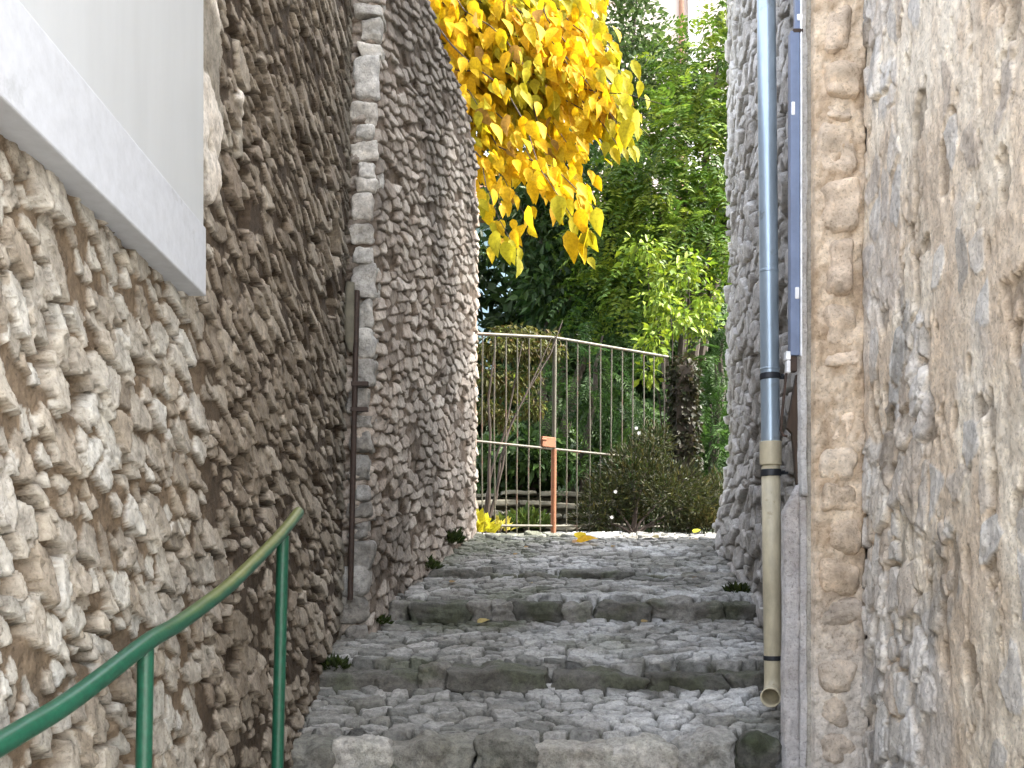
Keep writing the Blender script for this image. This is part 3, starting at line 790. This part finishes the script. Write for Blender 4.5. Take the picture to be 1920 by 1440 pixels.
def leaves(name, pos, d, nrm, ln, wd, col, mat, parent, tmpl=DIAMOND, origin=(0, 0, 0)):
    T, Ft = tmpl; d = unit(d); side = unit(np.cross(d, nrm)); up = np.cross(side, d)
    V = pos[:, None] + d[:, None] * (T[None, :, 0:1] * ln[:, None, None]) + side[:, None] * (T[None, :, 1:2] * wd[:, None, None]) + up[:, None] * (T[None, :, 2:3] * ln[:, None, None])
    n, k = len(pos), len(T)
    Fs = (np.arange(n)[:, None, None] * k + np.array(Ft)[None]).reshape(-1, 3)
    C = np.repeat(col[:, None], k, 1)
    return link(name, np_mesh(name, V.reshape(-1, 3) - np.array(origin), Fs, mat, C.reshape(-1, 3), smooth=False), parent)

def jitter_cols(n, cols, amt=.25):
    c = pal(RNG.random(n), cols); return np.clip(c * (1 + amt * (RNG.random((n, 1)) - .5) * 2), 0, 1)

def rand_dirs(n):
    v = RNG.normal(size=(n, 3)); return unit(v)

def clump_points(clumps, n, shell=.55):
    """points in the outer shell of lumpy ellipsoids [(x,y,z, rx,ry,rz)]"""
    cl = np.array(clumps, float); vol = (cl[:, 3] * cl[:, 4] * cl[:, 5]) ** (2 / 3); k = RNG.choice(len(cl), n, p=vol / vol.sum())
    d = rand_dirs(n); r = shell + (1 - shell) * RNG.random(n) ** .6
    lump = .78 + .5 * fbm(d[:, 0] * 3 + k * 7.1, d[:, 2] * 3 + d[:, 1] * 2, 700, 2)
    return cl[k, :3] + d * cl[k, 3:] * (r * lump)[:, None], d

def simple_crown(name, clumps, n, ln, wr, cols, parent, origin, droop=.35, mat=None, shell=.5, amt=.3, out=.9):
    p, d = clump_points(clumps, n, shell)
    dirn = unit(d * out + rand_dirs(n) * .8 + np.array([0, 0, -droop]))
    nr = unit(d * .5 + rand_dirs(n) * .8 + np.array([0, 0, .7]))
    L = ln * (.6 + .8 * RNG.random(n))
    return leaves(name, p, dirn, nr, L, L * wr, jitter_cols(n, cols, amt), mat or M_leafg, parent, DIAMOND, origin)

def frond_crown(name, clumps, n, flen, pairs, leaf, wr, cols, parent, origin, droop=.6, shell=.55, out=1.0, amt=.3, sweep=.45):
    p, d = clump_points(clumps, n, shell)
    dirn = unit(d * out + rand_dirs(n) * .55 + np.array([0, 0, -.1])); nr = unit(rand_dirs(n) * .45 + np.array([0, -.15, 1.0]))
    side = unit(np.cross(dirn, nr)); FL = flen * (.6 + .7 * RNG.random(n)); cf = jitter_cols(n, cols, amt)
    P, D, Nn, L, C = [], [], [], [], []
    for q in range(pairs):
        t = (q + .6) / pairs
        base = p + dirn * (FL * t)[:, None] + np.array([0, 0, -1.0]) * (droop * FL * t * t)[:, None]
        dd = dirn + np.array([0, 0, -1.0]) * (2 * droop * t)
        for sg in (-1, 1):
            P.append(base); D.append(unit(side * sg + unit(dd) * sweep + RNG.normal(size=(n, 3)) * .12)); Nn.append(unit(np.cross(side, dd)) + RNG.normal(size=(n, 3)) * .2)
            L.append(leaf * (.7 + .5 * RNG.random(n)) * (1.05 - .45 * abs(t - .45))); C.append(np.clip(cf * (.88 + .24 * RNG.random((n, 1))), 0, 1))
    P, D, Nn, L, C = map(np.concatenate, (P, D, Nn, L, C))
    return leaves(name, P, D, Nn, L, L * wr, C, M_leafg, parent, DIAMOND, origin)

def limbs(name, base, tips, r0, parent, origin, mat=None, seed=1, kinks=6, r1=.012, wob=.06, n=8):
    """a trunk that forks into limbs running from base to each tip"""
    rr = random.Random(seed); mb = MB(); base = Vector(base)
    for i, tip in enumerate(tips):
        tip = Vector(tip); L = (tip - base).length; ps = []; rs = []
        for k in range(kinks + 1):
            t = k / kinks
            p = base.lerp(tip, t); p.x += (t * (1 - t)) * (base.x - tip.x) * .5; p.y += (t * (1 - t)) * (base.y - tip.y) * .5
            w = wob * L * (0 if k in (0,) else 1) * .3
            p += Vector((rr.uniform(-w, w), rr.uniform(-w, w), rr.uniform(-w, w) * .4))
            ps.append(p - Vector(origin)); rs.append(r0 * (1 - t) ** .8 * (1 if i == 0 else .7) + r1)
        mb.tube(ps, rs, n)
    return mb.build(name, mat or M_bark, parent, smooth=True)

def tree(name, label, base, cat='tree', group=None):
    t = empty(name, base); tag(t, label, cat, group); return t

# --- yellow-leaved tree behind the left wall
YB = (-2.3, 11.4, .3)
yt = tree('yellow_tree', 'tree with golden yellow autumn leaves on boughs drooping over the end of the left wall', YB)
ends = [(1150, 130, 10.6), (1215, 205, 10.2), (1190, 262, 10.4), (1100, 285, 10.7), (1085, 455, 9.7), (1000, 390, 10.3), (1120, 395, 10.0), (940, 460, 10.0),
        (930, 300, 10.6), (1010, 250, 10.9), (1060, 180, 11.0), (960, 170, 11.1), (900, 200, 11.2), (1110, 40, 11.2), (1020, 60, 11.4), (900, 60, 11.4), (1180, 150, 10.8), (860, 100, 11.3),
        (1060, 330, 10.6), (970, 310, 10.8), (1150, 230, 10.9), (1100, 120, 10.4), (1130, 180, 10.5), (1160, 215, 10.4), (1140, 90, 10.8), (1200, 240, 10.3), (1182, 275, 10.3), (1175, 185, 10.5), (1165, 255, 10.4), (950, 240, 10.3), (1000, 130, 10.3), (1040, 380, 10.2)]
tw = MB(); pos = []; dr = []; sz = []
fork = Vector((-1.75, 11.5, 6.0))
rr = random.Random(9)
for (px, py, Y) in ends:
    tip = at(px, py, Y); st = fork + Vector((rr.uniform(-.3, .4), rr.uniform(-.5, .3), rr.uniform(-.9, 1.4)))
    ps = []
    for k in range(13):
        t = k / 12; p = st.lerp(tip, t); p.z += 1.0 * t * (1 - t) * 1.6 + .06 * math.sin(t * 17 + py); p.x += .15 * math.sin(t * 5 + px) + .05 * math.sin(t * 23 + px)
        ps.append(p)
    tw.tube([p - Vector(YB) for p in ps], [.011 * (1 - k / 13) + .003 for k in range(13)], 6)
    # leaves hang in pairs along the outer two thirds and from side shoots
    for k in range(5, 13):
        for _ in range(10 if k < 12 else 5):
            q = ps[k] + Vector((rr.gauss(0, .10), rr.gauss(0, .12), rr.gauss(-.04, .09)))
            pos.append(q); dr.append(Vector((rr.gauss(.28, .32), rr.gauss(-.05, .4), -1.0))); sz.append(rr.uniform(.13, .25))
for k in range(430):   # upper crown, above the picture
    q = Vector((rr.gauss(-1.0, 1.1), rr.gauss(11.5, .8), rr.uniform(5.7, 8.6)))
    pos.append(q); dr.append(Vector((rr.gauss(.1, .4), rr.gauss(0, .4), -1.0))); sz.append(rr.uniform(.14, .25))
for k in range(1300):   # fill near the picture's top edge
    q = at(rr.uniform(805, 1130), rr.triangular(-90, 360, 30), rr.uniform(10.8, 11.8))
    if q.x * F / q.y + CX > 1150 - .25 * max(0, HY - q.z * F / q.y): continue
    pos.append(q); dr.append(Vector((rr.gauss(.25, .3), rr.gauss(0, .4), -1.0))); sz.append(rr.uniform(.14, .25))
for (px, py, L) in ((1064, 432, .32), (1102, 424, .31), (1118, 388, .28), (1196, 205, .27), (1212, 165, .25), (928, 432, .26), (945, 452, .24), (1178, 222, .3), (990, 385, .26), (1046, 365, .3), (1085, 390, .28)):
    pos.append(at(px, py, 9.7)); dr.append(Vector((rr.gauss(.1, .12), rr.gauss(0, .1), -1.0))); sz.append(L)
pos = np.array([tuple(p) for p in pos]); dr = np.array([tuple(p) for p in dr]); sz = np.array(sz)
qx = CX + F * pos[:, 0] / pos[:, 1]; qy = HY - F * pos[:, 2] / pos[:, 1]
keep = qx < np.interp(qy, [-200, 30, 110, 190, 270, 330, 420, 500], [1140, 1150, 1185, 1215, 1190, 1130, 1125, 1110])
pos, dr, sz = pos[keep], dr[keep], sz[keep]; n = len(pos)
nr = unit(np.stack([RNG.normal(0, .55, n), -np.ones(n) * .8 + RNG.normal(0, .3, n), RNG.normal(.25, .35, n)], -1))
big = fbm(pos[:, 0] * 1.6 + 5, pos[:, 2] * 1.6, 71, 3) + .1 * RNG.normal(size=n)
cy = jitter_cols(n, [(.62, .35, .006), (.66, .42, .008), (.64, .45, .012), (.60, .33, .006)], .10)
cg = jitter_cols(n, [(.34, .31, .015), (.44, .38, .015), (.28, .25, .015)], .15)
cc = mix(cy, cg, ss(.46, .58, big)[:, None])
br = RNG.random(n) < .02; cc[br] = np.array([.30, .17, .03])
leaves('leaves', pos, dr, nr, sz, sz * .55, cc, M_leafy, yt, OVATE, YB)
tw.build('branches', M_twig, yt, smooth=True)
limbs('trunk', YB, [(-1.75, 11.5, 6.0), (-2.6, 11.2, 7.6), (-1.2, 11.9, 7.8)], .17, yt, YB, seed=4)

def pc(px, py, Y, rx, ry, rz):  # clump centred on a planned point
    p = at(px, py, Y); return (p.x, p.y, p.z, rx, ry, rz)

# --- tall light green tree with feathery compound leaves, right
b0 = (2.3, 14.2, .9)
t1 = tree('locust_tree', 'tall bright green tree with feathery drooping leaves against the right house wall', b0)
cl = [pc(1330, 150, 13.6, .8, .8, .7), pc(1280, 260, 13.2, .75, .7, .6), pc(1350, 300, 13.8, .7, .8, .7), pc(1240, 370, 13.4, .55, .6, .5), pc(1330, 430, 13.4, .7, .7, .6),
      pc(1200, 320, 13.8, .5, .6, .5), pc(1250, 470, 13.0, .5, .5, .45), pc(1425, 60, 14, .7, .8, .7), pc(1410, 180, 14, .9, .9, .8), pc(1500, -120, 14.2, 1.0, 1, 1), pc(1300, 540, 13.2, .45, .5, .4), pc(1140, 450, 13.6, .5, .5, .4), pc(1190, 540, 13.2, .4, .4, .35), pc(1110, 560, 13.6, .4, .4, .3), pc(1140, 380, 13.9, .5, .5, .4)]
frond_crown('crown', cl, 2000, .42, 7, .105, .42, [(.07, .15, .022), (.12, .23, .025), (.18, .29, .028), (.26, .33, .03), (.10, .20, .03)], t1, b0, droop=.5, shell=.35)
limbs('trunk', b0, [tuple(at(1340, 100, 13.9)), tuple(at(1290, 330, 13.5)), tuple(at(1370, 300, 13.9)), tuple(at(1230, 400, 13.6)), tuple(at(1490, -100, 14.2))], .11, t1, b0, seed=6)

# --- grey-green sparse tree in front of the pink house
b0 = (2.0, 18.5, 2.5)
t2 = tree('poplar_tree', 'sparse dull green tree with small leaves in front of the pink house', b0)
cl = [pc(1185, 60, 18, .6, .7, .8), pc(1180, 150, 17.8, .8, .7, .7), pc(1250, 150, 17.6, .7, .7, .6), pc(1220, 250, 17.6, .8, .7, .7), pc(1330, 190, 17.6, .6, .7, .5), pc(1130, 250, 18, .7, .7, .7), pc(1190, -60, 18.2, .6, .6, .7), pc(1385, 20, 17.8, .4, .5, .8)]
simple_crown('crown', cl, 6500, .13, .6, [(.05, .095, .028), (.09, .15, .04), (.13, .19, .05), (.07, .12, .04)], t2, b0, shell=.2)
limbs('trunk', b0, [tuple(at(1200, -40, 18.2)), tuple(at(1240, 140, 17.8)), tuple(at(1150, 200, 18)), tuple(at(1320, 130, 17.8))], .12, t2, b0, seed=8)

# --- dark evergreen mass behind the gate's left half
b0 = (.55, 15.4, 1.2)
t3 = tree('laurel_tree', 'dense dark evergreen tree behind the gate under the yellow leaves', b0)
cl = [pc(1000, 420, 15, .75, .7, .8), pc(1100, 360, 15.2, .85, .7, .8), pc(1170, 440, 15, .7, .7, .7), pc(1060, 540, 14.6, .8, .7, .6), pc(1160, 560, 14.6, .7, .6, .6), pc(1230, 600, 14.8, .6, .6, .6), pc(1010, 320, 15.6, .9, .8, .8)]
simple_crown('crown', cl, 9500, .16, .42, [(.022, .055, .018), (.045, .10, .026), (.075, .14, .03), (.03, .075, .03), (.10, .16, .03)], t3, b0, shell=.35)
limbs('trunk', b0, [tuple(at(1090, 330, 15.3)), tuple(at(1010, 400, 15.2)), tuple(at(1190, 470, 15))], .13, t3, b0, seed=10)

# --- fern-like conifer seen through the gate, and another by the right wall
def conifer(label, clumps, base, n, cols, flen=.5):
    t = tree('yew_tree', label, base, group=None)
    frond_crown('crown', clumps, n, flen, 12, .085, .2, cols, t, base, droop=.25, shell=.15, sweep=.8)
    tops = sorted(clumps, key=lambda c: -c[2])[:3]
    limbs('trunk', base, [c[:3] for c in tops], .06, t, base, seed=3)
    return t
CF = [(.03, .075, .02), (.05, .12, .025), (.09, .17, .03), (.04, .09, .03)]
conifer('dark green yew with layered needle fronds behind the middle of the gate', [pc(1110, 700, 12.9, .55, .4, .3), pc(1180, 750, 12.8, .5, .4, .28), pc(1040, 760, 13.1, .5, .4, .25), pc(1130, 630, 13.2, .5, .4, .3), pc(980, 720, 13.2, .4, .4, .25), pc(1110, 860, 12.6, .4, .3, .3)], (.9, 13.1, .5), 330, CF)
conifer('bright green conifer with drooping fronds squeezed beside the right house wall', [pc(1345, 680, 11.6, .22, .3, .22), pc(1330, 760, 11.7, .25, .3, .22), pc(1365, 800, 11.6, .25, .3, .2), pc(1320, 850, 11.8, .25, .3, .2), pc(1360, 610, 11.9, .25, .3, .2)], (2.35, 11.8, .45), 240, [(.03, .07, .015), (.05, .12, .02), (.08, .17, .025), (.035, .08, .02)], .36)

# --- lime-green spray of creeper hanging over the gate's right half
b0 = (1.9, 11.3, .4)
t4 = tree('elder_shrub', 'lime green leafy shrub arching over the right half of the gate', b0, 'shrub')
cl = [pc(1225, 640, 11.0, .18, .2, .18), pc(1260, 600, 11.2, .25, .25, .22), pc(1230, 560, 11.2, .22, .2, .18), pc(1245, 520, 11.4, .2, .2, .2), pc(1215, 700, 10.9, .1, .12, .16), pc(1310, 600, 11.5, .22, .2, .2), pc(1205, 470, 11.6, .25, .25, .2), pc(1290, 500, 11.6, .25, .2, .25), pc(1330, 560, 11.6, .2, .2, .2)]
simple_crown('foliage', cl, 1000, .095, .5, [(.14, .24, .022), (.22, .34, .025), (.32, .40, .03), (.12, .21, .022)], t4, b0, shell=.1, droop=.6)
limbs('stems', b0, [tuple(at(1215, 690, 10.95)), tuple(at(1250, 560, 11.2)), tuple(at(1300, 520, 11.6)), tuple(at(1205, 470, 11.6))], .012, t4, b0, mat=M_twig, seed=12, r1=.004)

# --- withered creeper hanging on the gate's left half
b0 = (-.25, 9.35, .3)
t5 = tree('creeper_vine', 'olive brown withered creeper hanging over the left half of the gate', b0, 'creeper')
cl = [pc(930, 640, 9.35, .17, .12, .12), pc(980, 650, 9.5, .16, .12, .12), pc(1020, 645, 9.6, .12, .1, .08), pc(915, 700, 9.3, .12, .1, .15), pc(950, 720, 9.4, .14, .1, .15), pc(990, 700, 9.5, .12, .1, .12), pc(910, 760, 9.3, .08, .1, .12), pc(960, 615, 9.5, .2, .15, .08), pc(1010, 620, 9.7, .16, .12, .07), pc(1000, 760, 9.6, .1, .1, .12), pc(940, 780, 9.4, .1, .1, .12), pc(1045, 650, 9.8, .08, .08, .06)]
cl = [(c[0], c[1] + .3, c[2] + .02, c[3] * 1.3, c[4], c[5]) for c in cl]
simple_crown('foliage', cl, 3000, .06, .42, [(.07, .08, .02), (.13, .12, .03), (.10, .13, .025), (.15, .10, .03), (.16, .22, .03)], t5, b0, shell=.05, droop=.9)
limbs('stems', b0, [tuple(at(930, 630, 9.35)), tuple(at(985, 640, 9.5)), tuple(at(1035, 632, 9.7)), tuple(at(1060, 600, 9.8))], .014, t5, b0, mat=M_twig, seed=14, r1=.004)

# --- ivy-wrapped post at the gate's right end
pb = at(1282, 1010, 10.95); b0 = (pb.x, pb.y, .3)
t6 = tree('gate_post', 'dark square gate post smothered in brown ivy at the right end of the gate', b0, 'post')
MB().box(-.09, .09, -.09, .09, 0, 1.85).build('pillar', M_bark, t6, bevel=.01)
cl = [(b0[0], b0[1], .5 + .2 * k, .17, .16, .17) for k in range(9)]
simple_crown('ivy', cl, 2800, .055, .8, [(.02, .025, .01), (.035, .034, .014), (.05, .038, .02), (.028, .045, .014)], t6, b0, shell=.6, droop=.8)

# --- round dry shrub in front of the gate's right half
b0 = (1.2, 10.0, .3)
t7 = tree('broom_shrub', 'round olive brown shrub with few white flowers before the right half of the gate', b0, 'shrub')
cl = [pc(1190, 900, 10.3, .42, .35, .38), pc(1250, 930, 10.2, .42, .35, .36), pc(1140, 940, 10.2, .28, .3, .3), pc(1310, 960, 10.3, .38, .3, .3), pc(1225, 835, 10.4, .2, .25, .22), pc(1345, 930, 10.5, .2, .25, .26), pc(1110, 970, 10.1, .2, .2, .18)]
n = 8500; p, d = clump_points(cl, n, .2)
dirn = unit(d + rand_dirs(n) * .6 + np.array([0, 0, .35])); L = .065 * (.6 + .8 * RNG.random(n))
leaves('foliage', p, dirn, unit(rand_dirs(n) + np.array([0, -.5, .4])), L, L * .22, jitter_cols(n, [(.026, .036, .01), (.042, .05, .014), (.065, .062, .018), (.034, .055, .012), (.10, .085, .026)], .3), M_leafg, t7, DIAMOND, b0)
limbs('stems', b0, [c[:3] for c in cl], .016, t7, b0, mat=M_twig, seed=15, r1=.004)
for (px, py, Y) in ((1193, 803, 10.0), (1198, 812, 10.0), (1154, 922, 9.85), (1147, 970, 9.85)):
    c = np.array(tuple(at(px, py, Y)))[None].repeat(7, 0); w = np.linspace(0, 6.28, 8)[:7]
    dd = np.stack([np.cos(w), -.4 + 0 * w, np.sin(w)], -1)
    leaves('flower', c, dd, np.array([[0, -1, .2]]).repeat(7, 0), np.full(7, .022), np.full(7, .015), np.full((7, 3), .78), M_petal, t7, DIAMOND, b0)

# --- low plants at the right of the landing, weeds at the wall feet
def weed(label, x, y, z, r, n, cols, ln=.07, name='weed_clump', cat='weeds', group=None, wr=.4, up=.6):
    t = empty(name, (x, y, z)); tag(t, label, cat, group)
    d = rand_dirs(n); d[:, 2] = np.abs(d[:, 2]) * .8
    p = np.array([x, y, z]) + d * np.array([r, r, r * .8]) * RNG.random((n, 1)) ** .5
    L = ln * (.5 + .9 * RNG.random(n))
    leaves('leaves', p, unit(d + np.array([0, 0, up]) + rand_dirs(n) * .4), unit(rand_dirs(n) + np.array([0, 0, .8])), L, L * wr, jitter_cols(n, cols, .3), M_leafg, t, DIAMOND, (x, y, z))
    mb = MB()
    for k in range(6):
        a_ = k * 1.05 + x; mb.tube([(0, 0, -.03), (math.cos(a_) * r * .3, math.sin(a_) * r * .3, r * .3), (math.cos(a_) * r * .6, math.sin(a_) * r * .6, r * .5)], [.004, .003, .0015], 5)
    mb.build('stems', M_twig, t, smooth=True)
    return t
GW = [(.03, .05, .014), (.055, .085, .02), (.08, .11, .025), (.05, .07, .03)]
weed('loose green plant with bright leaves growing on the garden stairs behind the gate', .15, 11.2, .4, .30, 420, [(.06, .11, .02), (.11, .17, .03), (.16, .2, .03)], .10, 'leafy_plant', 'plant', wr=.45)
weed('dry tangled plants at the foot of the right house wall beside the gate post', 2.02, 10.4, .38, .3, 500, [(.09, .08, .03), (.16, .13, .05), (.07, .08, .02), (.2, .17, .07)], .1, wr=.25)
weed('dark green weeds where the left wall meets the landing', -.52, 8.0, .17, .13, 320, GW)
weed('weeds on the topmost step against the left wall', -.62, 7.35, -.03, .1, 220, GW, .05)
weed('small dark weeds beside the second step at the thin pipe foot', -.93, 5.32, -.55, .07, 160, GW, .045)
weed('weeds at the left end of the third step', -.82, 6.18, -.36, .07, 140, GW, .04)
weed('small weeds at the foot of the pale right wall by the third step', 1.49, 6.75, -.2, .08, 150, GW, .05)
weed('low yellow leafed plant at the foot of the left wall end beside the gate', -.31, 9.2, .3, .13, 90, [(.75, .68, .03), (.85, .75, .05), (.6, .6, .04)], .13, 'yellow_plant', 'plant', wr=.6)
weed('pale yellow seedling between gate bars', -.12, 9.6, .32, .13, 40, [(.6, .5, .08), (.7, .62, .1)], .1, 'yellow_plant', 'plant', wr=.5)

# fallen leaves, each its own thing
def fallen(px, py, Y, L, rz, tilt, col, label, group=None):
    p = at(px, py, Y); p.z = lane_z(Y) + .03; t = np.array([[math.cos(rz), math.sin(rz), tilt]]); o_ = tuple(p)
    o = leaves('fallen_leaf', np.array([o_]), t, np.array([[-.1, -.45, 1.0]]), np.array([L]), np.array([L * .7]), np.array([col]), M_leafy, None, OVATE, o_)
    o.location = o_; tag(o, label, 'leaf', group)
fallen(1080, 1029, 8.3, .19, .1, .25, (.85, .5, .02), 'large golden fallen leaf on the landing in front of the gate')
fallen(1093, 1022, 8.45, .15, 2.0, .5, (.85, .62, .03), 'curled yellow fallen leaf standing up beside the larger golden one')
fallen(895, 1166, 6.18, .09, .5, .25, (.6, .48, .2), 'pale dry fallen leaf just below the third step edge')
fallen(1072, 1042, 8.3, .1, .3, .1, (.55, .35, .2), 'pinkish brown fallen leaf on the topmost step')
fallen(1300, 1004, 8.9, .1, .6, .4, (.55, .55, .05), 'yellow green fallen leaf on the landing in front of the dark post')
fallen(1236, 1028, 8.5, .08, 2.6, .2, (.6, .5, .25), 'buff fallen leaf on the landing right of the golden leaf')

rr = random.Random(77)
for k in range(9):
    Y = rr.choice([4.9, 5.05, 5.8, 6.2, 6.9, 7.1, 7.8, 8.1, 8.4]) ; x = rr.uniform(float(left_x(Y)) + .15, float(right_x(Y)) - .25)
    fallen(CX + F * x / Y, 0, Y, rr.uniform(.045, .065), rr.uniform(0, 6), rr.uniform(0, .3), rr.choice([(.45, .33, .15), (.5, .4, .2), (.4, .27, .12)]), 'small dry buff leaf lying among the grey cobbles', 'small dry leaves scattered on the steps')
# --- background trees closing the garden
def back_tree(label, px, py, Y, w, hgt, n, cols, seed, ln=.22):
    top = at(px, py, Y); gz = .3 + float(ss(12.5, 30, np.array(Y))) * 7.0
    b0 = (top.x, Y, gz - .2); t = tree('broadleaf_tree', label, b0)
    cl = []; rr = random.Random(seed)
    for k in range(9):
        cl.append((top.x + rr.uniform(-w, w) * .6, Y + rr.uniform(-.6, .6), gz + hgt * (.25 + .7 * k / 9), w * rr.uniform(.4, .65), .8, hgt * .17))
    simple_crown('crown', cl, n, ln, .5, cols, t, b0, shell=.3)
    limbs('trunk', b0, [cl[8][:3], cl[5][:3], cl[6][:3]], .14, t, b0, seed=seed)
DK = [(.016, .036, .012), (.032, .065, .018), (.055, .095, .024), (.02, .045, .02)]
MD = [(.03, .07, .018), (.055, .11, .022), (.08, .15, .03), (.04, .09, .03)]
back_tree('deep green tree at the back of the garden directly above the gate lock', 1040, 500, 17.2, 1.5, 4.2, 6000, DK, 21)
back_tree('dark tree at the back of the garden above the right end of the gate', 1260, 450, 17.0, 1.5, 4.4, 6500, DK, 22)
back_tree('mid green tree rising at the back beside the right house wall', 1400, 350, 16.6, 1.4, 6.0, 5500, MD, 23)
back_tree('shadowy tree at the back behind the end of the left wall', 790, 470, 17.5, 1.2, 4.0, 4000, DK, 24)
back_tree('low leafy green bush behind the garden stairs', 960, 800, 13.6, 1.1, 1.3, 5000, MD, 25, .14)
back_tree('broad green bush behind the round olive shrub', 1170, 820, 13.6, 1.2, 1.9, 5000, MD, 26, .14)
back_tree('dark bush beside the conifer by the right house wall', 1370, 700, 13.6, .8, 2.3, 3000, DK, 27, .14)

# ------------------------------------------------------------------ houses on the slope behind
def house(name, label, x0, x1, y0, y1, z0, z1, mat, wins, pipe=None):
    o0 = ((x0 + x1) / 2, y0, z0); h = empty(name, o0); tag(h, label, 'house')
    ox, oy, oz = o0
    MB().box(x0 - ox, x1 - ox, 0, y1 - oy, 0, z1 - oz).build('walls', mat, h, bevel=.02)
    rf = MB(); e = .4; xm = (x0 + x1) / 2 - ox
    rf.add([(x0 - e - ox, -e, z1 - oz), (x1 + e - ox, -e, z1 - oz), (x1 + e - ox, y1 - oy + e, z1 - oz), (x0 - e - ox, y1 - oy + e, z1 - oz), (x0 - e - ox, (y1 - oy) / 2, z1 - oz + 1.6), (x1 + e - ox, (y1 - oy) / 2, z1 - oz + 1.6)],
           [(0, 1, 5, 4), (2, 3, 4, 5), (1, 2, 5), (3, 0, 4), (3, 2, 1, 0)])
    rf.build('roof', M_tile, h)
    for (a_, b_, c_, d_) in wins:
        fr = MB().box(a_ - ox - .07, b_ - ox + .07, -.05, .02, c_ - oz - .07, d_ - oz + .07).build('window', M_frame, h, bevel=.01)
        MB().box(a_ - ox, b_ - ox, -.06, -.045, c_ - oz, d_ - oz).build('pane', M_glass, fr)
    if pipe:
        MB().tube([(pipe - ox, -.09, 0), (pipe - ox, -.09, z1 - oz)], .06, 10).build('rust_pipe', M_rustp, h, smooth=True)
        MB().box(pipe - ox + .15, pipe - ox + .45, -.12, .01, 0, z1 - oz).build('pilaster', M_frame, h, bevel=.02)
house('pink_house', 'pale pink rendered house with a rusty downpipe, high up behind the trees', 1.2, 8.2, 24, 31, 4.5, 16.5, M_pink, [(2.0, 2.9, 13.4, 15), (5.2, 6.2, 10, 11.8), (5.2, 6.2, 13.4, 15.2), (6.9, 7.7, 10, 11.8)], 4.0)
house('blue_house', 'small pale blue house glimpsed between the left wall end and the dark evergreen', -2.6, .12, 19.5, 23, 2.0, 6.6, M_pale, [(-1.9, -1.3, 4.4, 5.4)])

# ------------------------------------------------------------------ camera
cam = bpy.data.cameras.new('Camera'); co = bpy.data.objects.new('Camera', cam); COL.objects.link(co)
co.location = (0, 0, 0); co.rotation_euler = (R(90), 0, 0)
cam.sensor_width = 36; cam.lens = F / 1920 * 36; cam.shift_y = (HY - 720) / 1920
cam.clip_start = .05; cam.clip_end = 500
S.camera = co

# ------------------------------------------------------------------ light
EL, AZ = 46, 94     # sun height, and azimuth clockwise from the view direction (+Y)
w = bpy.data.worlds.new('World'); S.world = w; w.use_nodes = True
t = w.node_tree; bg = t.nodes['Background']
sky = N(t, 'ShaderNodeTexSky'); sky.sky_type = 'NISHITA'; sky.sun_disc = False
sky.sun_elevation = R(EL); sky.sun_rotation = R(AZ); sky.air_density = 1.0; sky.dust_density = 3.0; sky.ozone_density = 1.0
hs = N(t, 'ShaderNodeHueSaturation'); hs.inputs['Saturation'].default_value = .30
t.links.new(sky.outputs[0], hs.inputs['Color']); t.links.new(hs.outputs[0], bg.inputs[0]); bg.inputs[1].default_value = .15
L = bpy.data.lights.new('Sun', 'SUN'); L.energy = 2.0; L.angle = R(.5); L.color = (1.0, .93, .82)
lo = bpy.data.objects.new('Sun', L); COL.objects.link(lo)
sd = Vector((math.sin(R(AZ)) * math.cos(R(EL)), math.cos(R(AZ)) * math.cos(R(EL)), math.sin(R(EL))))
lo.rotation_euler = sd.to_track_quat('Z', 'Y').to_euler(); lo.location = (10, 10, 20)

S.view_settings.view_transform = 'Standard'; S.view_settings.look = 'None'
S.view_settings.exposure = 3.15; S.view_settings.gamma = 1.0
S.render.engine = 'CYCLES'
S.cycles.use_denoising = True
S.cycles.max_bounces = 6; S.cycles.diffuse_bounces = 4; S.cycles.transmission_bounces = 4; S.cycles.glossy_bounces = 3
S.cycles.use_adaptive_sampling = True; S.cycles.adaptive_threshold = .02
